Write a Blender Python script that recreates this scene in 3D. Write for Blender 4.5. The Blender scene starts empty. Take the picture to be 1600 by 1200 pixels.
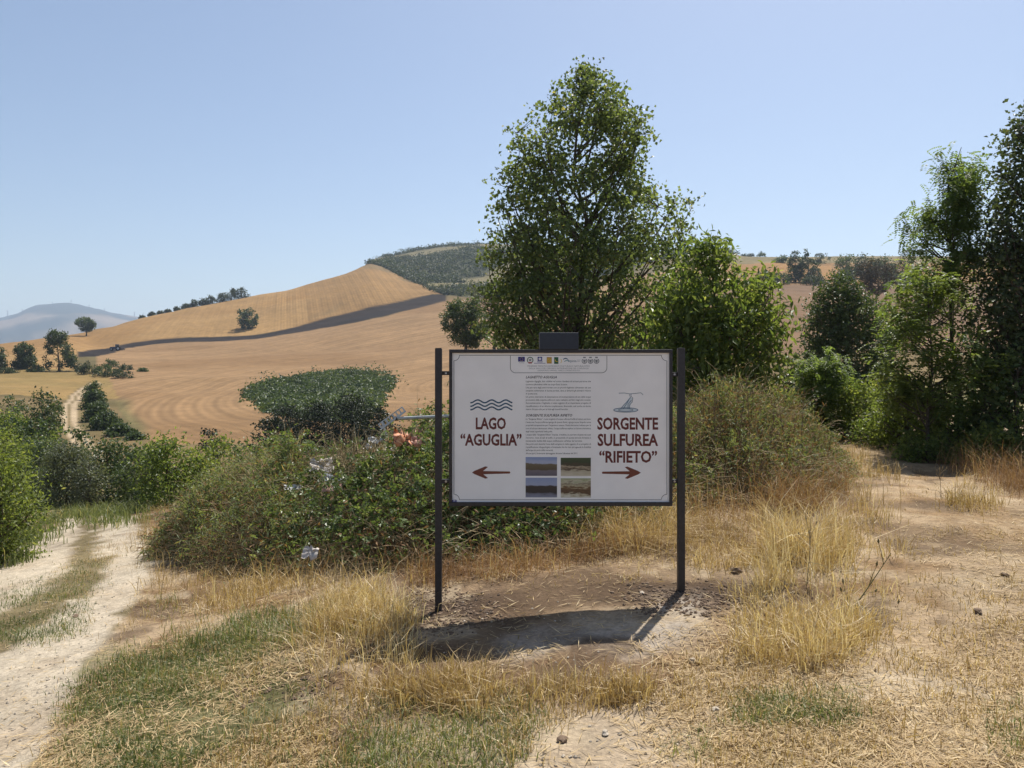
import bpy, math
import numpy as np
from mathutils import Vector

# ------------------------------------------------------------------ camera, sky, sun, exposure
SC = bpy.context.scene
COL = SC.collection
EYE, HOR, F = 1.58, 574.0, 1200.0          # eye height (m), horizon row and focal length in photo pixels
SUN_AZ, SUN_EL = math.radians(27.0), math.radians(60.0)   # azimuth clockwise from +Y
cam_d = bpy.data.cameras.new('camera'); cam = bpy.data.objects.new('camera', cam_d); COL.objects.link(cam)
cam.location = (0, 0, EYE); cam.rotation_euler = (math.pi / 2, 0, 0)
cam_d.sensor_width = 36; cam_d.lens = F / 1600 * 36; cam_d.shift_y = -(600 - HOR) / 1600
cam_d.clip_start = 0.05; cam_d.clip_end = 30000
SC.camera = cam
w = bpy.data.worlds.new('World'); SC.world = w; w.use_nodes = True
nt = w.node_tree; nt.nodes.clear()
sky = nt.nodes.new('ShaderNodeTexSky'); sky.sky_type = 'NISHITA'; sky.sun_disc = False
sky.sun_elevation = SUN_EL; sky.sun_rotation = SUN_AZ
sky.altitude = 500; sky.air_density = 1.0; sky.dust_density = 1.8; sky.ozone_density = 0.7
bg = nt.nodes.new('ShaderNodeBackground'); bg.inputs[1].default_value = 0.078
wo = nt.nodes.new('ShaderNodeOutputWorld')
nt.links.new(sky.outputs[0], bg.inputs[0]); nt.links.new(bg.outputs[0], wo.inputs[0])
sd = bpy.data.lights.new('sun', 'SUN'); sd.energy = 4.8; sd.angle = math.radians(0.53); sd.color = (1, .95, .87)
sun = bpy.data.objects.new('sun', sd); COL.objects.link(sun)
sdir = Vector((math.sin(SUN_AZ) * math.cos(SUN_EL), math.cos(SUN_AZ) * math.cos(SUN_EL), math.sin(SUN_EL)))
sun.rotation_euler = sdir.to_track_quat('Z', 'Y').to_euler(); sun.location = (20, 40, 80)
SC.view_settings.view_transform = 'Standard'; SC.view_settings.look = 'None'
SC.view_settings.exposure = 0.74; SC.view_settings.gamma = 1; SC.view_settings.use_curve_mapping = False
SC.render.engine = 'CYCLES'
SC.cycles.max_bounces = 9; SC.cycles.diffuse_bounces = 5; SC.cycles.transmission_bounces = 4
SC.cycles.transparent_max_bounces = 6; SC.cycles.volume_bounces = 0; SC.cycles.use_denoising = True
RNG = np.random.default_rng(11)

# ------------------------------------------------------------------ helpers
def smooth(a, b, x):
    t = np.clip((np.asarray(x, float) - a) / (b - a), 0, 1); return t * t * (3 - 2 * t)
def hash2(ix, iy, s):
    h = (ix.astype(np.int64) * 374761393 + iy.astype(np.int64) * 668265263 + s * 974634777) & 0xffffffff
    h = ((h ^ (h >> 13)) * 1274126177) & 0xffffffff
    return ((h ^ (h >> 16)) & 0xffff) / 65535.0
def vnoise(x, y, s=0):
    x = np.asarray(x, float); y = np.asarray(y, float)
    ix = np.floor(x); iy = np.floor(y); fx = x - ix; fy = y - iy
    fx = fx * fx * (3 - 2 * fx); fy = fy * fy * (3 - 2 * fy)
    a = hash2(ix, iy, s); b = hash2(ix + 1, iy, s); c = hash2(ix, iy + 1, s); d = hash2(ix + 1, iy + 1, s)
    return (a + (b - a) * fx) * (1 - fy) + (c + (d - c) * fx) * fy
def fbm(x, y, o=4, s=0):
    r = 0; a = .5; n = 0
    for i in range(o):
        r = r + a * vnoise(x * 2 ** i, y * 2 ** i, s + i * 7); n += a; a *= .5
    return r / n
def unit(v): return v / np.maximum(np.linalg.norm(v, axis=-1, keepdims=True), 1e-9)

def mesh_data(name, V, F, attrs=None, smooth_sh=False, colors=None):
    V = np.asarray(V, np.float32).reshape(-1, 3); F = np.asarray(F, np.int32); k = F.shape[1]
    me = bpy.data.meshes.new(name)
    me.vertices.add(len(V)); me.vertices.foreach_set('co', V.ravel())
    me.loops.add(F.size); me.loops.foreach_set('vertex_index', F.ravel())
    me.polygons.add(len(F)); me.polygons.foreach_set('loop_start', np.arange(0, F.size, k, dtype=np.int32))
    me.polygons.foreach_set('use_smooth', np.full(len(F), bool(smooth_sh)))
    for an, av in (attrs or {}).items():
        at = me.attributes.new(an, 'FLOAT', 'POINT'); at.data.foreach_set('value', np.asarray(av, np.float32).ravel())
    for an, av in (colors or {}).items():
        at = me.attributes.new(an, 'FLOAT_COLOR', 'POINT')
        c = np.ones((len(V), 4), np.float32); c[:, :3] = av; at.data.foreach_set('color', c.ravel())
    me.update(calc_edges=True); me.validate()
    return me
def link(name, data, mat=None, parent=None):
    o = bpy.data.objects.new(name, data); COL.objects.link(o)
    if mat is not None and data is not None and not data.materials: data.materials.append(mat)
    if parent is not None: o.parent = parent
    return o
def tag(o, label=None, cat=None, group=None, kind=None):
    if label: o['label'] = label
    if cat: o['category'] = cat
    if group: o['group'] = group
    if kind: o['kind'] = kind
    return o
def thing(name, label, cat, loc, group=None, rz=0):
    o = bpy.data.objects.new(name, None); COL.objects.link(o); o.empty_display_size = .2
    o.location = loc; o.rotation_euler = (0, 0, rz); return tag(o, label, cat, group)

class MB:                                   # collects boxes, tubes and polygons as triangles
    def __init__(s): s.V = []; s.F = []; s.n = 0
    def add(s, V, Fc):
        V = np.asarray(V, float).reshape(-1, 3); Fc = np.asarray(Fc, int)
        if Fc.shape[1] == 4: Fc = np.concatenate([Fc[:, [0, 1, 2]], Fc[:, [0, 2, 3]]])
        s.V.append(V); s.F.append(Fc + s.n); s.n += len(V); return s
    def box(s, x0, x1, y0, y1, z0, z1, b=0.0):
        if b <= 0:
            V = [(x, y, z) for x in (x0, x1) for y in (y0, y1) for z in (z0, z1)]
            return s.add(V, [(0, 1, 3, 2), (4, 6, 7, 5), (0, 4, 5, 1), (2, 3, 7, 6), (0, 2, 6, 4), (1, 5, 7, 3)])
        import bmesh
        bm = bmesh.new(); bmesh.ops.create_cube(bm, size=1)
        for v in bm.verts: v.co = ((x0 + x1) / 2 + v.co.x * (x1 - x0), (y0 + y1) / 2 + v.co.y * (y1 - y0), (z0 + z1) / 2 + v.co.z * (z1 - z0))
        bmesh.ops.bevel(bm, geom=bm.edges[:], offset=b, segments=2, affect='EDGES', profile=.6)
        bmesh.ops.triangulate(bm, faces=bm.faces[:]); bm.verts.index_update()
        V = [v.co[:] for v in bm.verts]; Fc = [[v.index for v in f.verts] for f in bm.faces]; bm.free()
        return s.add(V, Fc)
    def tube(s, P, R, sides=8, cap=True):
        P = np.asarray(P, float)[None]; R = np.broadcast_to(np.asarray(R, float), P.shape[1])[None]
        V, Fc = tubes(P, R, sides); s.add(V, Fc)
        if cap:
            k = P.shape[1]
            for j in (0, k - 1):
                s.add(V[j * sides:(j + 1) * sides], [(0, i, i + 1) for i in range(1, sides - 1)])
        return s
    def fan(s, pts):                         # convex polygon
        return s.add(pts, [(0, i, i + 1) for i in range(1, len(pts) - 1)])
    def build(s, name, mat, parent=None, smooth_sh=False, loc=None):
        V = np.concatenate(s.V)
        if loc is not None: V = V - np.asarray(loc)
        return link(name, mesh_data(name, V, np.concatenate(s.F), smooth_sh=smooth_sh), mat, parent)

def tubes(P, R, sides=5):
    """P (n,k,3) centre lines, R (n,k) radii -> verts, quads"""
    n, k, _ = P.shape
    T = np.gradient(P, axis=1); T = unit(T)
    up = np.where(np.abs(T[..., 2:3]) > .9, np.array([1., 0, 0]), np.array([0, 0, 1.]))
    A = unit(np.cross(T, up)); B = np.cross(T, A)
    a = np.arange(sides) * 2 * np.pi / sides
    V = P[:, :, None] + R[:, :, None, None] * (A[:, :, None] * np.cos(a)[None, None, :, None] + B[:, :, None] * np.sin(a)[None, None, :, None])
    idx = np.arange(n * k * sides).reshape(n, k, sides); j = (np.arange(sides) + 1) % sides
    Fq = np.stack([idx[:, :-1], idx[:, :-1][..., j], idx[:, 1:][..., j], idx[:, 1:]], -1).reshape(-1, 4)
    return V.reshape(-1, 3), Fq
def bezier(p0, p1, p2, k):
    t = np.linspace(0, 1, k)[None, :, None]
    return (1 - t) ** 2 * p0[:, None] + 2 * t * (1 - t) * p1[:, None] + t * t * p2[:, None]
def kites(C, A, N, L, W, fold=.25):
    """leaf shapes: centre, axis, normal, length, width -> verts (n*4), tris"""
    n = len(C); A = unit(A); S = unit(np.cross(N, A)); N = np.cross(A, S)
    L = np.broadcast_to(L, n)[:, None]; W = np.broadcast_to(W, n)[:, None]
    base = C - A * L * .5; tip = C + A * L * .5; m = C - A * L * .06 + N * W * fold
    V = np.stack([base, m + S * W * .5, tip, m - S * W * .5], 1).reshape(-1, 3)
    i = np.arange(n)[:, None] * 4
    return V, np.concatenate([i + [0, 1, 2], i + [0, 2, 3]])
def trifoliate(C, A, N, L, W):
    A = unit(A); S = unit(np.cross(N, A)); n = len(C)
    L = np.broadcast_to(L, n); W = np.broadcast_to(W, n)
    out = [kites(C + A * L[:, None] * .6, A, N, L, W), kites(C + S * L[:, None] * .5, S + A * .35, N, L * .9, W * .9), kites(C - S * L[:, None] * .5, -S + A * .35, N, L * .9, W * .9)]
    V = np.concatenate([o[0] for o in out]); o1 = len(out[0][0])
    return V, np.concatenate([out[0][1], out[1][1] + o1, out[2][1] + 2 * o1]), np.tile(np.repeat(np.arange(n), 4), 3)
def blades(P, H, W, lean, curve=.5, az=None):
    """grass blades: root, height, width, lean vector (n,2)"""
    n = len(P); H = np.broadcast_to(H, n)[:, None]; W = np.broadcast_to(W, n)[:, None]
    lv = np.concatenate([lean, np.zeros((n, 1))], 1)
    if az is None: az = RNG.uniform(0, np.pi, n)
    S = np.stack([np.cos(az), np.sin(az), np.zeros(n)], 1) * W * .5
    up = np.array([0, 0, 1.])
    ln = np.linalg.norm(lean, axis=1, keepdims=True); vz = np.sqrt(np.clip(1 - ln ** 2, .02, 1))
    M = P + H * .55 * (up * (vz + .12) + lv * (1 - curve))
    Tt = P + H * (up * vz * (1 - .15 * curve) + lv * (1 + .3 * curve))
    V = np.stack([P - S, P + S, M + S * .8, M - S * .8, Tt], 1).reshape(-1, 3)
    i = np.arange(n)[:, None] * 5
    return V, np.concatenate([i + [0, 1, 2], i + [0, 2, 3], i + [3, 2, 4]])

# ------------------------------------------------------------------ terrain height
def near_h(x, y):
    x = np.clip(x, -14, 22); y = np.clip(y, -2, 22)
    left = .115 * np.minimum(0, x + .9) - .05 * np.maximum(0, y - 3) * smooth(-.6, -2.6, x)
    right = np.where(x > -.48, .2 * (1 - np.exp(-(x + .48) * .6)), 0)
    return left + right
ZP = lambda Y, p: EYE + (HOR - p) / F * Y
far_tail = lambda m: [(2000, -60.), (3200, -70.), (4000, 'p%g' % (m + 32)), (5000, 'p%g' % m), (6800, -60.), (12000, -60.)]
TAB = {
 -600: [(25, -3.6), (45, -6.), (90, -7.), (150, -4.), (250, 'p585'), (400, 'p575'), (520, 0.), (900, -30.)] + far_tail(515),
 -200: [(25, -3.4), (45, -6.2), (85, 'p690'), (130, 'p628'), (195, 'p586'), (260, 'p570'), (420, 'p556'), (520, 4.), (900, -30.)] + far_tail(505),
 0: [(25, -3.2), (45, -6.2), (85, 'p690'), (130, 'p625'), (165, 'p600'), (195, 'p580'), (260, 'p562'), (430, 'p537'), (520, 8.), (900, -30.)] + far_tail(493),
 50: [(25, -3.1), (45, -6.1), (85, 'p690'), (130, 'p627'), (165, 'p601'), (195, 'p581'), (260, 'p561'), (430, 'p530'), (520, 10.), (900, -30.)] + far_tail(480),
 100: [(25, -3.), (45, -6.), (85, 'p692'), (130, 'p630'), (165, 'p603'), (195, 'p583'), (260, 'p560'), (430, 'p522'), (520, 12.), (900, -30.)] + far_tail(475),
 150: [(25, -3.), (45, -6.), (85, 'p692'), (125, 'p635'), (165, 'p604'), (200, 'p582'), (280, 'p556'), (380, 'p543'), (450, 'p511'), (540, 18.), (900, -20.)] + far_tail(482),
 200: [(25, -3.), (45, -6.), (85, 'p690'), (120, 'p640'), (160, 'p606'), (210, 'p578'), (300, 'p553'), (380, 'p540'), (480, 'p498'), (560, 24.), (900, -10.)] + far_tail(490),
 300: [(25, -2.8), (45, -6.), (85, 'p690'), (110, 'p655'), (150, 'p615'), (200, 'p585'), (300, 'p556'), (390, 'p531'), (500, 'p476'), (600, 30.), (900, 0.)] + far_tail(503),
 400: [(25, -2.4), (45, -5.8), (90, 'p685'), (150, 'p615'), (200, 'p585'), (300, 'p552'), (400, 'p526'), (520, 'p457'), (620, 45.), (900, 10.)] + far_tail(512),
 500: [(25, -2.), (45, -5.5), (90, 'p685'), (150, 'p618'), (200, 'p588'), (300, 'p550'), (410, 'p508'), (560, 'p434'), (660, 60.), (900, 40.)] + far_tail(525),
 575: [(25, -1.6), (45, -5.2), (90, 'p682'), (150, 'p618'), (200, 'p588'), (300, 'p545'), (420, 'p490'), (600, 'p410'), (700, 'p411'), (850, 'p405'), (1000, 105.), (2000, -40.), (5000, -20.), (12000, -60.)],
 640: [(25, -1.4), (45, -5.), (90, 'p680'), (150, 'p618'), (200, 'p588'), (300, 'p541'), (430, 'p480'), (455, 'p467'), (560, 'p437'), (640, 'p425'), (900, 'p391'), (1100, 115.), (2000, -30.), (5000, 0.), (12000, -60.)],
 695: [(25, -1.2), (45, -4.6), (90, 'p670'), (150, 'p615'), (200, 'p585'), (300, 'p535'), (430, 'p474'), (455, 'p463'), (600, 'p436'), (900, 'p382'), (1100, 130.), (2000, -20.), (5000, 0.), (12000, -60.)],
 760: [(25, -1.), (45, -4.), (90, -3.5), (150, 'p600'), (200, 'p575'), (300, 'p528'), (450, 'p468'), (600, 'p436'), (900, 'p379'), (1100, 130.), (2000, 0.), (5000, 0.), (12000, -60.)],
 900: [(25, -.6), (40, -2.8), (80, -2.5), (150, 'p560'), (300, 'p495'), (500, 'p440'), (900, 'p384'), (1100, 125.), (2000, 0.), (5000, 0.), (12000, -60.)],
 1140: [(22, .0), (40, -1.2), (80, 0.), (150, 'p520'), (280, 'p447'), (330, 'p432'), (500, 'p402'), (700, 'p395'), (900, 105.), (2000, 0.), (5000, 0.), (12000, -60.)],
 1300: [(22, .2), (40, -.6), (80, 1.), (150, 'p520'), (280, 'p448'), (330, 'p433'), (500, 'p400'), (700, 65.), (1000, 40.), (2000, 0.), (5000, 0.), (12000, -60.)],
 1600: [(22, .3), (40, 0.), (80, 1.5), (150, 'p518'), (280, 'p447'), (330, 'p432'), (500, 'p399'), (700, 65.), (1000, 40.), (2000, 0.), (5000, 0.), (12000, -60.)],
 2400: [(22, .3), (40, 0.), (80, 1.5), (150, 'p530'), (280, 'p470'), (330, 'p460'), (500, 'p430'), (700, 45.), (1000, 30.), (2000, 0.), (5000, 0.), (12000, -60.)],
}
TU = np.array(sorted(TAB)); GL = np.linspace(math.log(12), math.log(12000), 620); GU = np.linspace(-600, 2400, 601)
rows = []
for px in TU:
    Y0 = 16.; ent = [(Y0, float(near_h(np.array((px - 800) / F * Y0), np.array(Y0))))]
    for Yv, v in TAB[px]: ent.append((Yv, ZP(Yv, float(v[1:])) if isinstance(v, str) else v))
    rows.append(np.interp(GL, np.log([e[0] for e in ent]), [e[1] for e in ent]))
rows = np.array(rows)
G = np.stack([np.interp(GU, TU, rows[:, j]) for j in range(len(GL))], 1)      # (u, logY)
def gsm(a, sg, ax):
    k = np.exp(-.5 * (np.arange(-4 * sg, 4 * sg + 1) / sg) ** 2); k /= k.sum()
    p = [(0, 0), (0, 0)]; p[ax] = (4 * sg, 4 * sg)
    return np.apply_along_axis(lambda r: np.convolve(r, k, 'valid'), ax, np.pad(a, p, 'edge'))
G = gsm(gsm(G, 2, 1), 2, 0)
def tab_h(x, y):
    y = np.maximum(y, 1e-3)
    a = np.clip((800 + F * x / y + 600) / 5., 0, 599.999); b = np.clip((np.log(y) - GL[0]) / (GL[1] - GL[0]), 0, 618.999)
    i = a.astype(int); j = b.astype(int); fa = a - i; fb = b - j
    return (G[i, j] * (1 - fa) + G[i + 1, j] * fa) * (1 - fb) + (G[i, j + 1] * (1 - fa) + G[i + 1, j + 1] * fa) * fb
def H(x, y):
    x = np.asarray(x, float); y = np.asarray(y, float)
    t = smooth(13, 20, y)
    z = near_h(x, y) * (1 - t) + tab_h(x, np.maximum(y, 12.)) * t
    # soil bank behind the sign
    z = z + .22 * np.exp(-((x + .1) / 1.3) ** 2 - ((y - 7.4) / .8) ** 2)
    d = np.hypot(x, y)
    z = z + (fbm(x * 1.3, y * 1.3, 4, 3) - .5) * .09 * smooth(40, 10, d)
    z = z + (fbm(x * .05, y * .05, 3, 5) - .5) * 1.6 * smooth(50, 160, d) * smooth(2500, 900, d)
    z = z + (fbm(x * .0025, y * .0025, 5, 9) - .5) * 120 * smooth(2500, 4200, d)
    return z
def ground_at(px, py, near=True, Ya=2.0, Yb=1200.):
    """world point where the photo pixel meets the ground (first hit)"""
    px = np.atleast_1d(np.asarray(px, float)); py = np.atleast_1d(np.asarray(py, float))
    Ys = np.exp(np.linspace(math.log(Ya), math.log(Yb), 360 if len(px) < 400 else 90))
    u = (px - 800) / F; s = (HOR - py) / F
    best = np.full(len(px), np.nan); prev = None
    for k, Yv in enumerate(Ys):
        dlt = EYE + s * Yv - H(u * Yv, np.full(len(px), Yv))
        if prev is not None:
            hit = np.isnan(best) & (dlt <= 0) & (prev > 0)
            best[hit] = Ys[k - 1] + (Yv - Ys[k - 1]) * prev[hit] / (prev[hit] - dlt[hit])
        prev = dlt
    ok = ~np.isnan(best); Yh = best[ok]; x = u[ok] * Yh
    return np.stack([x, Yh, H(x, Yh)], 1)
def in_poly(px, py, poly):
    r = np.zeros(len(px), bool); n = len(poly)
    for i in range(n):
        (x0, y0), (x1, y1) = poly[i], poly[(i + 1) % n]
        c = ((y0 > py) != (y1 > py)) & (px < (x1 - x0) * (py - y0) / ((y1 - y0) if y1 != y0 else 1e-9) + x0); r ^= c
    return r
def scatter(poly, n, Yb=40., seed=0, feather=14.):
    """n ground points spread over the patch of ground that the outline covers, thinning out at its edge"""
    rg = np.random.default_rng(seed + 77); P = np.array(poly, float)
    lo, hi = P.min(0), P.max(0)
    q = rg.uniform(lo, hi, (int(n * 2.8) + 10, 2)); q = q[in_poly(q[:, 0], q[:, 1], poly)][:n]
    q = q + rg.normal(size=q.shape) * [feather, feather * .5]; q[:, 1] = np.maximum(q[:, 1], 672)
    u = (q[:, 0] - 800) / F; s = (q[:, 1] - HOR) / F; Y = EYE / s
    for _ in range(16): Y = .4 * Y + .6 * np.clip((EYE - H(u * Y, Y)) / s, 1.5, Yb)
    return np.stack([u * Y, Y, H(u * Y, Y)], 1)

# ------------------------------------------------------------------ materials
def nodes(name):
    m = bpy.data.materials.new(name); m.use_nodes = True; t = m.node_tree; t.nodes.clear()
    out = t.nodes.new('ShaderNodeOutputMaterial'); return m, t, out
def N(t, typ, **kw):
    n = t.nodes.new(typ)
    for k, v in kw.items(): setattr(n, k, v)
    return n
def ramp(t, stops):
    r = t.nodes.new('ShaderNodeValToRGB'); e = r.color_ramp.elements
    while len(e) < len(stops): e.new(.5)
    for el, (p, c) in zip(e, stops): el.position = p; el.color = (*c, 1)
    return r
def mat_leaf(name, c0, c1, trans=.4, rough=.5, c2=None):
    m, t, out = nodes(name)
    at = N(t, 'ShaderNodeAttribute', attribute_name='tint')
    st = [(0., c0), (.85, c1)] + ([(1., c2)] if c2 else [])
    r = ramp(t, st); t.links.new(at.outputs['Fac'], r.inputs[0])
    p = N(t, 'ShaderNodeBsdfPrincipled'); p.inputs['Roughness'].default_value = rough; p.inputs['Specular IOR Level'].default_value = .35
    t.links.new(r.outputs[0], p.inputs['Base Color'])
    tr = N(t, 'ShaderNodeBsdfTranslucent'); mx = N(t, 'ShaderNodeMix', data_type='RGBA', blend_type='MULTIPLY'); mx.inputs[0].default_value = 1
    t.links.new(r.outputs[0], mx.inputs[6]); mx.inputs[7].default_value = (1.5, 1.45, .75, 1); t.links.new(mx.outputs[2], tr.inputs[0])
    ms = N(t, 'ShaderNodeMixShader'); ms.inputs[0].default_value = trans
    t.links.new(p.outputs[0], ms.inputs[1]); t.links.new(tr.outputs[0], ms.inputs[2]); t.links.new(ms.outputs[0], out.inputs[0])
    return m
def mat_noise(name, c0, c1, scale=8, rough=.8, bump=.2, metal=0., spec=.3, detail=5):
    m, t, out = nodes(name)
    tc = N(t, 'ShaderNodeTexCoord'); nz = N(t, 'ShaderNodeTexNoise'); nz.inputs['Scale'].default_value = scale; nz.inputs['Detail'].default_value = detail
    t.links.new(tc.outputs['Object'], nz.inputs['Vector'])
    r = ramp(t, [(.3, c0), (.7, c1)]); t.links.new(nz.outputs[0], r.inputs[0])
    p = N(t, 'ShaderNodeBsdfPrincipled'); p.inputs['Roughness'].default_value = rough; p.inputs['Metallic'].default_value = metal; p.inputs['Specular IOR Level'].default_value = spec
    t.links.new(r.outputs[0], p.inputs['Base Color'])
    if bump:
        b = N(t, 'ShaderNodeBump'); b.inputs['Strength'].default_value = bump; b.inputs['Distance'].default_value = .01
        t.links.new(nz.outputs[0], b.inputs['Height']); t.links.new(b.outputs[0], p.inputs['Normal'])
    t.links.new(p.outputs[0], out.inputs[0]); return m
def mat_ground():
    m, t, out = nodes('earth')
    at = N(t, 'ShaderNodeAttribute', attribute_name='col'); rw = N(t, 'ShaderNodeAttribute', attribute_name='row'); ra = N(t, 'ShaderNodeAttribute', attribute_name='rowamp')
    tc = N(t, 'ShaderNodeTexCoord')
    def nz(scale, detail=6, rough=.6):
        n = N(t, 'ShaderNodeTexNoise'); n.inputs['Scale'].default_value = scale; n.inputs['Detail'].default_value = detail; n.inputs['Roughness'].default_value = rough
        t.links.new(tc.outputs['Object'], n.inputs['Vector']); return n
    def mul(a, b, op='MULTIPLY'):
        n = N(t, 'ShaderNodeMath', operation=op)
        for i, v in enumerate((a, b)):
            if isinstance(v, (int, float)): n.inputs[i].default_value = v
            else: t.links.new(v, n.inputs[i])
        return n.outputs[0]
    def mr(v, a, b, c, d):
        n = N(t, 'ShaderNodeMapRange'); t.links.new(v, n.inputs[0])
        for i, q in enumerate((a, b, c, d)): n.inputs[i + 1].default_value = q
        return n.outputs[0]
    n1, n2, n3, n4 = nz(38, 5, .7), nz(6, 6, .65), nz(.35, 6, .62), nz(.03, 5, .6)
    f = mul(mul(mr(n1.outputs[0], .25, .75, .62, 1.38), mr(n2.outputs[0], .25, .75, .72, 1.28)), mul(mr(n3.outputs[0], .25, .75, .8, 1.2), mr(n4.outputs[0], .3, .7, .88, 1.12)))
    # tillage rows: lines along a stored row coordinate, broken up by noise
    def lines(freq, seedscale):
        wob = nz(seedscale, 3)
        s = mul(mul(mul(rw.outputs['Fac'], freq), mul(wob.outputs[0], 5.), 'ADD'), 1.0)
        sn = N(t, 'ShaderNodeMath', operation='SINE'); t.links.new(s, sn.inputs[0]); return sn.outputs[0]
    ln = mul(mul(mul(lines(1.9, .02), .5), mul(lines(.73, .013), .4), 'ADD'), mul(lines(4.3, .008), .6), 'ADD')
    f = mul(f, mul(mul(mul(ln, ra.outputs['Fac']), mr(nz(.02, 4).outputs[0], .35, .65, .25, 1.)), 1.0, 'ADD'))
    vm = N(t, 'ShaderNodeVectorMath', operation='SCALE'); t.links.new(at.outputs['Color'], vm.inputs[0]); t.links.new(f, vm.inputs['Scale'])
    p = N(t, 'ShaderNodeBsdfPrincipled'); p.inputs['Roughness'].default_value = .95; p.inputs['Specular IOR Level'].default_value = .1
    t.links.new(vm.outputs[0], p.inputs['Base Color'])
    b = N(t, 'ShaderNodeBump'); b.inputs['Strength'].default_value = .7; b.inputs['Distance'].default_value = .03
    t.links.new(mul(mul(n1.outputs[0], .5), n2.outputs[0], 'ADD'), b.inputs['Height']); t.links.new(b.outputs[0], p.inputs['Normal'])
    t.links.new(p.outputs[0], out.inputs[0]); return m
M_EARTH = mat_ground()
M_BARK = mat_noise('bark', (.05, .04, .03), (.13, .105, .08), 30, .9, .5)
M_TWIG = mat_noise('twig', (.09, .06, .04), (.2, .14, .09), 20, .9, .2)
M_DEAD = mat_noise('dead_stem', (.2, .155, .085), (.42, .34, .2), 6, .9, .1)
M_STRAW = mat_leaf('straw', (.24, .155, .07), (.52, .395, .21), .25, .6, (.74, .63, .43))
M_BROWN = mat_leaf('dead_leaf', (.1, .058, .032), (.3, .175, .085), .25, .7, (.5, .38, .22))
M_GRASS = mat_leaf('green_grass', (.075, .1, .035), (.17, .2, .08), .35, .5, (.34, .3, .14))
M_POPLAR = mat_leaf('poplar_leaf', (.055, .085, .034), (.175, .22, .085), .48, .45, (.36, .33, .13))
M_LIGHT = mat_leaf('light_leaf', (.06, .1, .025), (.18, .225, .065), .52, .45, (.34, .35, .12))
M_ROBINIA = mat_leaf('robinia_leaf', (.06, .1, .032), (.17, .23, .07), .58, .5, (.3, .34, .12))
M_DARK = mat_leaf('dark_leaf', (.022, .042, .018), (.085, .115, .045), .3, .45)
M_OAK = mat_leaf('oak_leaf', (.026, .05, .02), (.1, .135, .05), .32, .5)
M_PLUM = mat_leaf('plum_leaf', (.03, .05, .022), (.11, .14, .06), .32, .45, (.2, .13, .08))
M_PINE = mat_leaf('pine_brown', (.04, .035, .025), (.085, .07, .05), .2, .7)
M_WILLOW = mat_leaf('willow_leaf', (0.060, 0.074, 0.043), (0.156, 0.174, 0.108), .3, .5)
M_BRAMBLE = mat_leaf('bramble_leaf', (.04, .07, .022), (.15, .2, .07), .38, .42, (.3, .34, .17))
M_WEED = mat_leaf('weed_leaf', (.065, .09, .035), (.2, .235, .1), .4, .6, (.42, .31, .15))
M_HEDGE = mat_leaf('hedge_leaf', (.065, .1, .025), (.2, .24, .065), .5, .5, (.32, .32, .12))
M_FERN = mat_leaf('far_bramble', (.026, .048, .016), (.085, .12, .04), .3, .5, (.13, .16, .06))
M_SCRUB = mat_leaf('scrub_leaf', (.022, .034, .014), (.075, .095, .04), .25, .6, (.14, .13, .065))
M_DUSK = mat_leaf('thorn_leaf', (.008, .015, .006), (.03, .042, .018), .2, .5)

# ------------------------------------------------------------------ the ground sheet, cut into its named fields and tracks
th = np.concatenate([np.arange(-180, -42, 4.), np.arange(-42, 42, .185), np.arange(42, 180, 4.)]) * math.pi / 180
rr = np.exp(np.concatenate([np.linspace(math.log(.6), math.log(90), 260)[:-1], np.linspace(math.log(90), math.log(640), 270)[:-1], np.linspace(math.log(640), math.log(11000), 130)]))
TH, RR = np.meshgrid(th, rr, indexing='xy'); gx = (np.sin(TH) * RR); gy = (np.cos(TH) * RR)
gz = H(gx, gy)
yy = np.maximum(gy, .3); gpx = 800 + F * gx / yy; gpy = HOR + (EYE - gz) / yy * F
def curveY(pts, Ya=40., Yb=1100.):
    """outline drawn on the hillside: px -> distance"""
    q = []
    for a, b in pts:
        g = ground_at(a, b, Ya=Ya, Yb=Yb)
        if len(g): q.append((a, g[0][1]))
    q = np.array(q); return lambda p: np.interp(p, q[:, 0], q[:, 1])
strip_hi = curveY([(118, 551), (150, 546), (180, 541), (210, 535), (275, 528), (350, 526), (425, 519), (470, 509), (500, 500), (550, 488), (600, 477), (650, 465), (675, 460), (700, 461)])
strip_lo = curveY([(118, 560), (150, 557), (180, 551), (210, 542), (275, 535), (350, 533), (425, 526), (470, 519), (500, 513), (550, 505), (600, 495), (650, 482), (690, 471), (700, 469)])
wood_lo = lambda p: np.interp(p, [560, 575, 600, 620, 645, 670, 695, 760, 900, 1100, 1150], [1500, 640, 600, 575, 545, 500, 458, 455, 470, 600, 640])
behind = gy > 1.0
nzb = fbm(gx * .6, gy * .6, 4, 21) - .5; nzf = fbm(gx * 3, gy * 3, 4, 22) - .5; nzw = fbm(gx * .03, gy * .03, 4, 23) - .5
reg = np.zeros(gx.shape, int)             # 0 ground
far = behind & (gy > 60)
wig = 1 + nzw * .03
up_field = far & (gy > strip_hi(gpx)) & (gpx < 600 + 130) & (gy < np.minimum(wood_lo(gpx), 900)) & (gy > 250)
strip = far & (gpx > 121) & (gpx < 698) & (gy <= strip_hi(gpx) * (1 + nzw * .01)) & (gy >= strip_lo(gpx) * (1 + nzw * .01))
lo_edge = np.interp(gy, [80, 90, 120, 160, 200, 240], [220, 212, 186, 168, 160, 150])
lo_field = far & (gy < strip_lo(gpx)) & (gy > 82) & (gpx > lo_edge) & (gpx < 1130)
lo_field |= far & (gpx <= 230) & (gpx > 150) & (gy < strip_lo(gpx)) & (gy > 205)
wood = far & (gy >= wood_lo(gpx)) & (gpx > 565) & (gpx < 1150) & (gy < 1600)
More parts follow.
